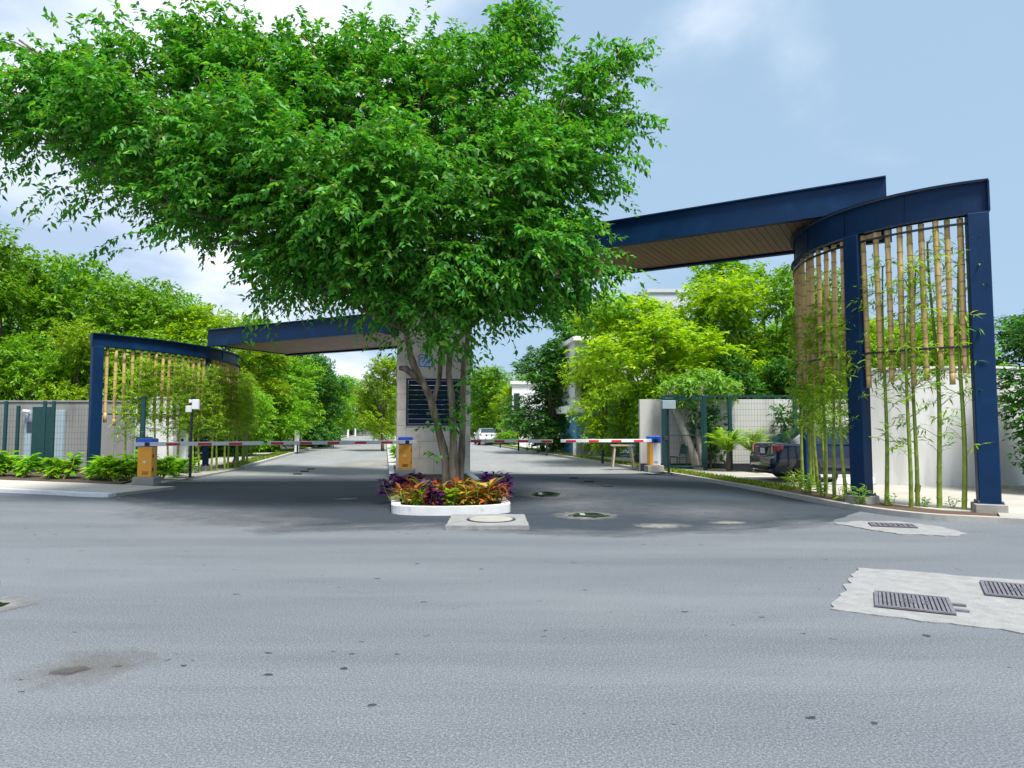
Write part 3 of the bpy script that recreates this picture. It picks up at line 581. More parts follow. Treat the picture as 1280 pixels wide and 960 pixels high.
for i in range(ns):
    z = oz0 + 0.06 + (oz1 - oz0 - 0.12) * (i + 0.5) / ns
    m = MB(); m.box((0, 0, 0), (ox1 - ox0 - .13, 0.022, 0.148)); o = m.build('slat', 'louvre', lfo, loc=((ox0 + ox1) / 2, -PD / 2 + 0.05, z)); o.rotation_euler = (R(20), 0, 0)
# emblem: pale rounded plaque with a blue outline and blue strokes
def rrect(w, h, r, n=5):
    o = []
    for cx, cz, a0 in ((w / 2 - r, h / 2 - r, 0), (-w / 2 + r, h / 2 - r, 90), (-w / 2 + r, -h / 2 + r, 180), (w / 2 - r, -h / 2 + r, 270)):
        for k in range(n + 1): a = R(a0 + 90 * k / n); o.append((cx + r * math.cos(a), cz + r * math.sin(a)))
    return o
def yprism(poly, y0, y1):
    m = MB(); n = len(poly); V = [(x, y0, z) for x, z in poly] + [(x, y1, z) for x, z in poly]
    m.add(V, [tuple(range(n)), tuple(range(2 * n - 1, n - 1, -1))] + [(i, n + i, n + (i + 1) % n, (i + 1) % n) for i in range(n)]); return m
ez = 3.62; ey = -PD / 2 - 0.026
em = yprism(rrect(0.44, 0.40, 0.07), -0.012, 0.0).build('emblem', 'blue_paint', pil, loc=(-0.28, ey, ez))
yprism(rrect(0.39, 0.35, 0.055), -0.020, -0.0125).build('plaque', 'emblem_pale', em)
def stroke(pts, wd, parent):
    m = MB(); m.tube([(x, -0.022, z) for x, z in pts], wd, 6); return m.build('stroke', 'blue_paint', parent)
stroke([(-0.12, 0.06), (-0.10, 0.11), (-0.05, 0.12), (-0.02, 0.07), (-0.05, 0.0), (-0.10, -0.06)], 0.016, em)
stroke([(0.03, -0.08), (0.06, -0.02), (0.11, 0.02), (0.14, 0.0), (0.12, -0.05), (0.07, -0.08)], 0.016, em)

# ============================================================ BARRIERS
def barrier(label, foot, tip, zarm=1.15, h=1.30, front='orange_paint', side='orange_paint', rot=None, back=0.30):
    """cabinet with blue head on a concrete block, arm reaching from the cabinet to tip"""
    t = thing('barrier_gate', label, 'barrier', (foot[0], foot[1], foot[2] if len(foot) > 2 else 0.0))
    z0 = t.location.z; a = math.atan2(tip[1] - foot[1], tip[0] - foot[0]); Ln = math.dist(foot[:2], tip[:2])
    rz = rot if rot is not None else 0.0
    H = h - z0
    MB().box((0, 0, 0.11), (0.56, 0.48, 0.22), rz, 0, 0.015).build('base_block', 'concrete', t)
    c = MB(); c.box((0, 0, (0.22 + H - .21) / 2), (0.37, 0.33, H - .21 - 0.22), rz, 0, 0.012)
    cab = c.build('cabinet', front, t)
    if side != front:
        n = MB(); n.box((0.05, -0.167, (0.22 + H - .23) / 2), (0.266, 0.006, H - .21 - 0.27)); o = n.build('front_panel', side, cab); o.rotation_euler = (0, 0, rz)
    else:
        n = MB(); n.tube([(0, -0.160, 0.62), (0, -0.180, 0.62)], 0.035, 14); o = n.build('button', 'white_paint', cab); o.rotation_euler = (0, 0, rz)
    for zz_ in (.42, .78): o = MB().box((.19, -.10, zz_), (.012, .05, .09)).build('hinge', 'black_steel', cab); o.rotation_euler = (0, 0, rz)
    for zz_ in (.30, .33, .36): o = MB().box((.02, -.1685, zz_), (.16, .006, .012)).build('vent', 'dark_base', cab); o.rotation_euler = (0, 0, rz)
    MB().box((0, 0, H - 0.11), (0.41, 0.37, 0.22), rz, 0, 0.02).build('head', 'blue_paint', t)
    za = zarm - z0; ya = -0.22
    arm = MB(); arm.box(((Ln + .06 - back) / 2, ya, 0), (Ln + .06 + back, 0.045, 0.105), 0, 0, 0.006); arm = arm.build('arm', 'white_paint', t); arm.location = (0, 0, za); arm.rotation_euler = (0, 0, a)
    x = 0.45
    while x < Ln - 0.25:
        MB().box((x + 0.17, ya, -0.008), (0.34, 0.053, 0.066)).build('stripe', 'red_paint', arm); x += 0.78
    p = MB(); p.box((0, ya / 2 - .06, 0), (0.12, 0.16, 0.10)); p = p.build('pivot', 'black_steel', arm)
    return t
b1 = barrier('orange barrier cabinet by the leafy bed with red striped arm across the exit lane', (-9.78, 18.55, 0.055), (-7.15, 19.65), rot=0.08)
# arms that reach towards -X swing the near side the other way
def barrier_left(*a, **k):
    t = barrier(*a, **k)
    arm = [c for c in t.children if c.name.startswith('arm')][0]
    arm.scale = (1, -1, 1)
    return t
b2 = barrier_left('orange barrier cabinet on the island beside the stone pillar', (-3.27, 21.2, 0.11), (-6.95, 19.78), rot=0.02)
b3 = barrier('barrier with red striped arm reaching out from behind the stone pillar', (-1.75, 23.1, 0.11), (1.30, 22.55), rot=0.1)
b4 = barrier_left('barrier cabinet with white front and orange edge by the green fence gate', (4.82, 23.5, 0.09), (1.62, 22.95), rot=0.1, side='white_paint', back=-.16)

# ============================================================ ROAD FURNITURE: slabs, covers, posts
def slab_thing(name, label, cat, px, z0, z1, mat, amp=0.03):
    poly = [xy(G(*p)) for p in px]; c = (sum(p[0] for p in poly) / len(poly), sum(p[1] for p in poly) / len(poly))
    t = thing(name, label, cat, (c[0], c[1], 0)); lp = wob([(p[0] - c[0], p[1] - c[1]) for p in poly], amp, 0.05, 6.5)
    MB().prism(lp, z0, z1).build('concrete_slab', mat, t); return t, c
t, c = slab_thing('manhole_surround', 'raised concrete block with round cover before the flower island', 'manhole', [(557, 663), (566, 648), (655, 648), (662, 663)], 0, 0.075, 'patch_concrete')
MB().tube([(0.05, 0, 0.06), (0.05, 0, 0.088)], 0.36, 28).build('round_cover', 'concrete', t)
MB().tube([(0.05, 0, 0.06), (0.05, 0, 0.080)], 0.41, 28).build('cover_rim', 'patch_asphalt', t)
def grate(t, c, pts, z, ears=True, n=16):
    q = [G(*p) for p in pts]; o = (q[0] + q[1] + q[2] + q[3]) / 4; u = ((q[1] + q[2]) - (q[0] + q[3])) / 2; v = ((q[3] + q[2]) - (q[0] + q[1])) / 2
    ang = math.atan2(u.y, u.x); W, D = u.length, abs(v.dot(Vector((-math.sin(ang), math.cos(ang), 0))))
    g = bpy.data.objects.new('grate', MB().box((0, 0, 0.004), (W, D, 0.012)).mesh('grate')); COL.objects.link(g); g.data.materials.append(M['dark_base']); g.parent = t; g.location = (o.x - c[0], o.y - c[1], z); g.rotation_euler = (0, 0, ang)
    fr = MB()
    for s in (-1, 1): fr.box((0, s * (D / 2 - .015), .012), (W, .03, .022)); fr.box((s * (W / 2 - .015), 0, .012), (.03, D - .062, .022))
    fr.build('frame', 'cast_iron', g)
    for i in range(n): MB().box((-W / 2 + .03 + (W - .06) * (i + .5) / n, 0, .014), ((W - .06) / n * .62, D - .07, .014)).build('bar', 'cast_iron', g)
    for i in (-.12, .02, .16):                                      # worn raised lettering, no longer legible
        mk = MB(); mk.box((i * W, .06 * D, .024), (.05, .015, .008)); mk.box((i * W - .02, 0, .024), (.014, .3 * D, .008)); mk.box((i * W + .01, -.1 * D, .024), (.04, .014, .008)); mk.build('raised_mark', 'cast_iron', g)
    if ears:
        for s in (-.5, .35):
            MB().box((W / 2 + .05, s * D * .4, .01), (.12, .05, .018)).build('hinge', 'cast_iron', g)
t, c = slab_thing('drain_surround', 'ragged pale concrete patch with two iron covers in the street', 'concrete patch', [(1038, 762), (1072, 711), (1150, 716), (1230, 723), (1330, 730), (1420, 737), (1400, 810), (1262, 790), (1215, 784), (1160, 778), (1100, 771)], 0, 0.012, 'patch_concrete', 0.055)
grate(t, c, [(1088, 760), (1185, 771), (1196, 752), (1098, 743)], 0.012); grate(t, c, [(1226, 745), (1330, 757), (1336, 739), (1230, 730)], 0.012, True)
t, c = slab_thing('drain_surround', 'white concrete frame round a rusty cover near the navy post', 'concrete patch', [(1043, 655), (1075, 652), (1125, 653), (1175, 659), (1206, 667), (1198, 671), (1120, 668)], 0, 0.014, 'patch_concrete', 0.07)
grate(t, c, [(1090, 659), (1150, 662), (1138, 657.2), (1085, 655.5)], 0.014, False, 8)
def puddle(label, px, py, rx, ry, ring=True):
    p = G(px, py); t = thing('sunken_cover', label, 'manhole', (p.x, p.y, 0)); rr = random.Random(px)
    def blob(k, a): return [((rx * k + a * noise.noise(Vector((math.cos(q) * 1.3 + px, math.sin(q) * 1.3, k)))) * math.cos(q), (ry * k + a * noise.noise(Vector((math.cos(q) * 1.3, math.sin(q) * 1.3 + px, k)))) * math.sin(q)) for q in np.linspace(0, 2 * math.pi, 40)[:-1]]
    MB().sheet(blob(2.3, 0.3), 0.011).build('cement_ring', 'cement_film', t)
    MB().sheet(blob(1.0, 0.12), 0.015).build('water', 'puddle_water', t)
    if ring:
        m = MB(); L = blob(0.78, 0.02); strip_prism(m, L + [L[0]], 0.0, 0.05, 0.005, 0.035); m.build('rim', 'wet_iron', t)
        MB().box((-rx * .3, 0, 0.02), (0.09, ry * .8, 0.03)).build('bar', 'concrete', t)
    return t
puddle('round sunken cover holding water, ringed with pale cement, right of the island', 681, 618.5, 0.36, 0.6)
puddle('water filled drain opening crossed by a small pale bar', 735, 645, 0.34, 0.30)
puddle('wet mossy cover in the street beside the brown stain', -16, 761, 0.14, 0.2, False)
for i, (px, py, w_, d_) in enumerate(((826, 658, .62, .36), (911, 654, .45, .22), (435, 624, .42, .25))):
    p = G(px, py); lp = wob([(-w_, -d_), (w_, -d_), (w_ * .8, d_), (-w_ * .9, d_)], 0.12, 0.1)
    o = MB().sheet(lp, 0.012).build('cement_patch', 'cement_film', None, loc=(p.x, p.y, 0))
    tag(o, ['broken pale cement patch beside the water filled drain', 'thin tan cement patch in the dark asphalt near the bamboo bed', 'small cream cement scar in the dark asphalt left of the island'][i], 'cement patch')
p = G(100, 838); pmat('dirt_stain', (0.25, 0.225, 0.19), 0.95, var=0.2, vscale=3, bump=0.6, bscale=60)
def blob2(rx, ry, s): return [(rx * (1 + .35 * noise.noise(Vector((math.cos(q) * 1.5 + s, math.sin(q) * 1.5, s)))) * math.cos(q), ry * (1 + .35 * noise.noise(Vector((math.cos(q) * 1.5, math.sin(q) * 1.5 + s, s)))) * math.sin(q)) for q in np.linspace(0, 2 * math.pi, 50)[:-1]]
t = thing('dirt_stain', 'tan dirt stain with a dark pothole in the grey street', 'stain', (p.x, p.y, 0))
MB().sheet(blob2(.5, .5, 2), 0.004).build('dust', 'dust_film', t); MB().sheet([(x * 1 - .06, y) for x, y in blob2(.14, .11, 5)], 0.008).build('pothole', 'pothole_dark', t)
# raised road studs
for i, (px, py) in enumerate(((372, 593), (381, 589.5), (389, 586.8), (717, 598), (736, 602.5), (759, 608))):
    p = G(px, py); o = MB().box((0, 0, 0.02), (0.30, 0.14, 0.035), 0, 0, 0.015).build('road_stud', 'dark_base', None, loc=(p.x, p.y, 0))
    tag(o, 'dark road stud in the row across the left lane before the pale apron' if i < 3 else 'dark road stud in the row beyond the water filled drain', 'road stud', 'road studs in the exit lane' if i < 3 else 'road studs in the entry lane')

def white_post(x, y, h=1.25):
    t = thing('white_post', None, None, (x, y, 0.1)); MB().box((0, 0, h / 2), (0.26, 0.26, h), 0, 0, 0.015).build('shaft', 'white_wall', t)
    MB().box((0, 0, h + 0.02), (0.30, 0.30, 0.05), 0, 0, 0.01).build('cap', 'white_wall', t); return t
wp = white_post(0, 0); first = True
def place(o0, first, x, y, z, label, cat, group, rz=0):
    o = o0 if first else copy_tree(o0); o.location = (x, y, z); o.rotation_euler = (0, 0, rz); return tag(o, label, cat, group)
f = True
for px, d in ((372, 41.7), (403.5, 58), (423, 78), (435.5, 98), (444.7, 118)):
    place(wp, f, (px - 640) / F * d, d, 0.1, 'short white square post along the walkway in front of the leafy wood', 'post', 'white posts along the wooded walkway', 0.18); f = False
for px, d in ((678, 43.8), (629, 61.0)):
    place(wp, False, (px - 640) / F * d, d, 0.1, 'short white square post along the walkway by the houses', 'post', 'white posts along the house side walkway', 0.18)
bo = thing('bollard', None, None); MB().tube([(0, 0, 0), (0, 0, .52), (0, 0, .58)], [.055, .055, .035], 10).build('shaft', 'black_steel', bo); MB().tube([(0, 0, .44), (0, 0, .50)], .058, 10).build('collar', 'dark_base', bo)
f = True
for px, d in ((760, 29), (689, 37), (653, 44.4), (629.5, 51), (611, 57)):
    place(bo, f, (px - 640) / F * d - .25, d, 0.08, 'low black bollard in the grass verge by the houses', 'bollard', 'bollards in the house side verge'); f = False
for px, d in ((373, 40), (395, 50), (409, 60), (421, 73)):
    place(bo, False, (px - 640) / F * d, d, 0.08, 'low black bollard in the grass verge before the leafy wood', 'bollard', 'bollards in the wooded verge')
p = G(478, 560); 
# card reader poles
def reader_pole(label, x, y, h, boxes, z=0.09):
    t = thing('reader_pole', label, 'reader pole', (x, y, z)); MB().tube([(0, 0, 0), (0, 0, h)], 0.042, 10).build('pole', 'black_steel', t); MB().box((0, 0, .01), (.2, .2, .02)).build('base_plate', 'black_steel', t)
    for (dx, dy, zc, sx, sy, sz, mt) in boxes: MB().box((dx, dy, zc), (sx, sy, sz), 0.15, 0, 0.012).build('reader_box', mt, t)
    return t
reader_pole('black pole with two small white boxes before the lower bamboo screen', -9.72, 20.9, 2.42, [(-.06, -.06, 2.06, .17, .12, .20, 'white_paint'), (.12, 0, 2.2, .2, .14, .30, 'white_paint'), (-.04, 0, 2.3, .1, .1, .1, 'white_paint')])
reader_pole('black pole with a grey reader box before the green fence gate', 5.15, 22.75, 2.34, [(0.0, -.05, 2.25, .46, .2, .28, 'grey_plastic'), (-.1, -.05, 1.15, .14, .1, .14, 'dark_base')])
t = thing('fence_post', 'single teal metal post behind the orange cabinet at the bed', 'post', (-11.3, 21.1, 0.09)); MB().box((0, 0, 1.2), (.13, .10, 2.4), 0, 0, .01).build('shaft', 'fence_green', t); MB().box((0, 0, 2.43), (.15, .12, .05)).build('cap', 'fence_green', t)
t = thing('utility_box', 'white service pedestal with dark eyelet behind the lower bamboo screen', 'utility box', (-11.05, 24.2 - 1.0, 0.09)); MB().box((0, 0, .65), (.26, .22, 1.3), 0, 0, .02).build('body', 'white_paint', t); MB().box((0, 0, 1.35), (.20, .18, .10), 0, 0, .02).build('cap', 'white_paint', t); MB().tube([(.02, -.11, 1.08), (.02, -.118, 1.08)], .05, 12).build('eyelet', 'dark_base', t)

# ============================================================ WALLS, FENCES, HOUSES
def wall_thing(name, label, x0, x1, y, h, mat, panel=2.4, th=0.2, z0=0.0, base=None, coping=True, cat='wall'):
    t = thing(name, label, cat, (x0, y, z0)); n = max(1, round((x1 - x0) / panel)); w_ = (x1 - x0) / n
    for i in range(n): MB().box((w_ * (i + .5), 0, h / 2), (w_ - 0.014, th, h), 0, 0, 0.006).build('panel', mat, t)
    MB().box(((x1 - x0) / 2, 0.02, h / 2 - .02), (x1 - x0 - .02, th - .06, h - .06)).build('core', 'stone_joint', t)
    if coping: MB().box(((x1 - x0) / 2, 0, h + .03), (x1 - x0 + .06, th + .08, .06), 0, 0, 0.008).build('coping', mat, t)
    if base: MB().box(((x1 - x0) / 2, -th / 2 - .012, base / 2), (x1 - x0, .022, base)).build('base_band', 'dark_base', t)
    return t
wall_thing('boundary_wall', 'long grey rendered wall behind the leafy bed and teal fence', -42, -12.6, 26.2, 2.55, 'grey_render')
t = thing('gatehouse_wall', 'narrow white wall block behind the lower bamboo screen', 'wall', (-12.55, 25.4, .05)); MB().box((-.55, 0, 1.3), (1.4, .3, 2.6), 0, 0, .01).build('panel', 'white_wall', t); MB().box((-.9, -.16, .75), (.62, .03, .9)).build('door', 'fence_green', t); MB().box((-.55, 0, 2.63), (1.5, .38, .06)).build('coping', 'white_wall', t); MB().box((-.3, -.17, 1.95), (1.9, .03, .035)).build('trim', 'dark_base', t)
def mesh_panel(x0, x1, h, parent, y=0, z0=0.12, step=0.10, hs=0.2, name='mesh_panel'):
    m = MB(); x = x0
    while x <= x1 + 1e-6: m.box((x, y, (z0 + h) / 2), (.0045, .0045, h - z0)); x += step
    z = z0
    while z <= h: m.box(((x0 + x1) / 2, y + .008, z), (x1 - x0, .005, .006)); z += hs
    return m.build(name, 'fence_green', parent)
t = thing('mesh_fence', 'teal welded mesh fence with solid panel before the grey wall', 'fence', (-17.2, 23.4, .09))
for x in (-4.0, -2.0, 0, 0.42, 1.32, 1.62, 3.2): MB().box((x, 0, 1.2 if x != .42 else 1.12), (.10, .08, 2.4 if x != .42 else 2.24), 0, 0, .006).build('post', 'fence_green', t)
for a, b in ((-3.95, -2.05), (-1.95, -.05), (.05, .37), (.47, .88), (1.67, 3.15)): mesh_panel(a, b, 2.2, t)
MB().box((1.09, 0, 1.15), (.36, .04, 2.1)).build('solid_panel', 'fence_green', t); MB().box((1.47, .0, 1.15), (.2, .03, 2.1)).build('solid_panel', 'fence_green', t)
t = thing('gate_door', 'pale service door with small window behind the teal mesh fence', 'door', (-17.75, 26.05, .05)); MB().box((0.1, 0, 1.1), (1.5, .1, 2.2), 0, 0, .01).build('leaf', 'grey_plastic', t); MB().box((-.4, -.056, 1.55), (.3, .016, .4)).build('window', 'window_glass', t)
t = thing('security_camera', 'small white security camera on the grey wall', 'camera', (-18.2, 26.05, 2.15)); m = MB(); m.tube([(0, 0, 0), (0, -.2, .02)], .035, 8); m.build('arm', 'white_paint', t); m = MB(); m.tube([(-.14, -.2, .05), (.16, -.26, .02)], .07, 12); m.build('housing', 'white_paint', t)

wall_thing('boundary_wall', 'cream rendered wall with dark base band behind the green fence', 4.68, 14.5, 25.35, 2.62, 'cream_wall', 5.0, .22, 0.0, 0.28, False)
t = thing('mesh_fence', 'dark green mesh fence with framed gate before the cream wall', 'fence', (5.30, 24.1, .10))
for x, h in ((0, 2.62), (1.44, 2.62), (2.32, 2.62), (4.6, 2.62), (6.8, 2.62)): MB().box((x, 0, h / 2), (.13, .10, h), 0, 0, .008).build('post', 'fence_green', t)
gt = bpy.data.objects.new('gate', None); COL.objects.link(gt); gt.parent = t
m = MB()
for x in (.10, 1.34): m.box((x, -.02, 1.3), (.06, .05, 2.4))
for z in (.14, 2.47): m.box((.72, -.02, z), (1.18, .05, .06))
m.box((.72, -.02, 1.22), (1.18, .03, .035)); 
bpy.data.objects.remove(gt)
g_ = m.build('gate', 'fence_green', t); mesh_panel(.13, 1.31, 2.44, g_, -.02, .17)
MB().box((.72, 0, 2.58), (1.30, .09, .085)).build('lintel', 'fence_green', t); MB().box((.13, -.07, 1.15), (.10, .05, .16)).build('lock', 'dark_base', g_)
for a, b in ((1.51, 2.25), (2.39, 4.53), (4.67, 6.73)): mesh_panel(a, b, 2.5, t)
MB().box((4.1, 0, 2.585), (5.2, .07, .07)).build('top_rail', 'fence_green', t)

# chair by the cream wall
t = thing('chair', 'dark metal chair standing between the fence gate and cream wall', 'chair', (5.95, 24.72, .10), R(-70))
MB().box((0, 0, .44), (.46, .44, .05), 0, 0, .015).build('seat', 'dark_base', t)
o = MB().box((0, 0, 0), (.46, .04, .34), 0, 0, .015).build('backrest', 'fence_green', t, loc=(0, .24, .72)); o.rotation_euler = (R(-10), 0, 0)
for sx in (-1, 1):
    for sy in (-1, 1): MB().tube([(sx * .21, sy * .19, .43), (sx * .22, sy * .21, 0)], .016, 8).build('leg', 'black_steel', t)
    MB().tube([(sx * .21, .19, .43), (sx * .21, .23, .62), (sx * .21, .27, .86)], .014, 8).build('back_frame', 'black_steel', t)
t = thing('trestle', 'weathered pale wooden trestle beside the end of the cream wall', 'trestle', (4.15, 25.9, .10))
MB().box((0, 0, .82), (.9, .4, .05)).build('top', 'pale_wood', t)
for sx in (-1, 1):
    for sy in (-1, 1): MB().tube([(sx * .3, sy * .12, .8), (sx * .4, sy * .2, 0)], .035, 6).build('leg', 'pale_wood', t)
    MB().box((sx * .35, 0, .3), (.04, .36, .06)).build('brace', 'pale_wood', t)

# near white curved wall and louvred gate
t = thing('garden_wall', 'smooth white curved wall behind the tall bamboo screen', 'wall', (9.45, 18.2, 0))
wl = smooth_line([(9.45, 18.3), (10.3, 17.75), (11.4, 17.5), (12.6, 17.6), (13.45, 18.0)], 7); wl = [(x - 9.45, y - 18.2) for x, y in wl]
strip_prism(MB(), wl, 0, .22, .05, 3.1).build('wall_face', 'white_wall', t); strip_prism(MB(), wl, -.03, .25, 3.1, 3.16).build('coping', 'white_wall', t)
MB().box((2.6, -.62, .14), (.5, .05, .05), .1).build('drain_pipe', 'dark_base', t)
t = thing('louvre_gate', 'navy louvred gate beside the white curved wall', 'gate', (13.55, 18.3, .10))
for x in (.05, 1.75, 3.45): MB().box((x, 0, 1.15), (.08, .08, 2.3)).build('post', 'garage_navy', t)
me = MB().box((0, 0, 0), (1.6, .03, .075)).mesh('slat'); me.materials.append(M['garage_navy'])
for k in range(2):
    for i in range(22):
        o = bpy.data.objects.new('slat', me); COL.objects.link(o); o.parent = t; o.location = (.9 + 1.7 * k, 0, .12 + i * .1); o.rotation_euler = (R(25), 0, 0)
t = thing('garden_hose', 'coiled pale hose on the paving before the navy louvred gate', 'hose', (12.9, 16.6, .12)); m = MB(); m.tube([((.28 + .02 * math.sin(a * 1.7)) * math.cos(a), (.26 + .03 * math.sin(a)) * math.sin(a), .01 + .004 * a) for a in np.linspace(0, 6 * math.pi, 90)], .016, 6); m.build('coil', 'pale_wood', t)
t = thing('wheel_stop', 'low white concrete wheel stop behind the bamboo bed', 'wheel stop', (8.95, 18.15, .10), .15); MB().box((0, 0, .09), (1.1, .2, .18), 0, 0, .025).build('body', 'white_wall', t); MB().box((0, 0, .015), (1.14, .24, .03)).build('foot', 'concrete', t)
t = thing('push_broom', 'wooden broom handle leaning against the white curved wall', 'broom', (12.0, 17.1, .1)); MB().tube([(0, 0, .04), (-.25, .38, 1.15)], .016, 8).build('handle', 'pale_wood', t); MB().box((.02, -.02, .035), (.4, .08, .07)).build('head', 'pale_wood', t)
for i, (px, py) in enumerate(((1027, 621), (1042, 618), (1146, 639))):
    p = G(px, py); t = thing('garden_light', ['black spike light leaning in the mulch bed by the wheel stop', 'upright black spike light in the mulch bed by the wheel stop', 'black spike light in the bed between the tall posts'][i], 'garden light', (p.x, p.y, .08)); tl = (-.05, .05, .02)[i]
    MB().tube([(0, 0, 0), (tl, 0, .28)], .03, 8).build('stake', 'black_steel', t); MB().tube([(tl, 0, .28), (tl * 1.4, -.02, .42)], .05, 10).build('lamp_head', 'black_steel', t)

# blue and white house
t = thing('house', 'blue and white house with overhanging upper floor behind the yellow green tree', 'house', (3.6, 38.5, 0), .12)
MB().box((1.75, 2.5, 1.2), (3.5, 5, 2.4)).build('lower_wall', 'blue_wall', t); MB().box((1.9, 2.2, 2.6), (4.8, 6.2, .42), 0, 0, .02).build('floor_slab', 'white_wall', t)
MB().box((2.1, 2.6, 4.6), (4.4, 5.4, 3.6)).build('upper_wall', 'white_wall', t); MB().box((2.1, 2.4, 6.5), (4.8, 6.2, .25), 0, 0, .02).build('roof', 'white_wall', t)
wn_ = MB().box((.55, -.12, 3.7), (.7, .06, 1.7)).build('window', 'pale_wood', t); MB().box((.55, -.152, 3.7), (.56, .02, 1.56)).build('pane', 'window_glass', wn_)
wn_ = MB().box((2.6, -.12, 4.0), (1.4, .06, 1.3)).build('window', 'white_paint', t); MB().box((2.6, -.152, 4.0), (1.26, .02, 1.16)).build('pane', 'window_glass', wn_)
MB().box((1.3, -.03, 1.1), (.34, .06, 2.2)).build('door', 'dark_base', t)
MB().box((2.3, -.02, 1.15), (1.4, .05, 2.0)).build('side_panel', 'emblem_pale', t)
t = thing('garden_wall', 'low grey rendered wall in front of the blue house', 'wall', (3.2, 36.0, 0)); MB().box((1.2, 0, .42), (2.4, .2, .84), 0, 0, .015).build('panel', 'grey_render', t); MB().box((.06, 0, .43), (.14, .24, .9)).build('pier', 'white_wall', t); MB().box((1.2, 0, .87), (2.46, .26, .05)).build('coping', 'grey_render', t)
t = thing('house', 'tall narrow white house far down the road beside the dark tree', 'house', (-0.1, 64, 0))
MB().box((1.6, 3, 2.8), (3.0, 6, 5.6)).build('wall', 'white_wall', t); MB().box((1.6, 3, 5.75), (3.3, 6.4, .3)).build('roof', 'white_wall', t)
for z in (1.3, 4.0):
    wn_ = MB().box((.55, -.02, z), (.5, .06, 1.5)).build('window', 'dark_base', t); MB().box((.55, -.06, z), (.4, .02, 1.4)).build('pane', 'window_glass', wn_)
for x in (.95, 1.25): MB().tube([(x, -1.2, 0), (x, -1.2, 3.2)], .10, 8).build('column', 'white_wall', t)
MB().box((1.3, -.9, 3.3), (1.6, 1.5, .15)).build('porch_roof', 'white_wall', t)
t = thing('garden_wall', 'low white wall beside the short white post down the road', 'wall', (.55, 52, 0)); MB().box((1.0, 0, .4), (2.0, .2, .8), 0, 0, .01).build('panel', 'white_wall', t); MB().box((1.0, 0, .83), (2.06, .26, .06)).build('coping', 'white_wall', t)
t = thing('apartment_block', 'pale distant flat roofed block rising over the trees', 'building', (13.2, 66, 0)); MB().box((2, 3, 7.3), (4, 6, 14.6)).build('wall', 'far_building', t); MB().box((2, 3, 14.8), (4.3, 6.3, .35)).build('parapet', 'far_building', t)
for z in (9, 12):
    for x in (1, 3):
        wn_ = MB().box((x, -.02, z), (.9, .06, 1.3)).build('window', 'white_paint', t); MB().box((x, -.06, z), (.8, .02, 1.2)).build('pane', 'window_glass', wn_)
t = thing('boundary_wall', 'pale grey wall closing the far end of the road', 'wall', (-36, 137, 0)); MB().box((10, 0, 2), (20, .3, 4)).build('panel', 'grey_render', t); MB().box((10, 0, 4.05), (20.1, .4, .1)).build('coping', 'grey_render', t)

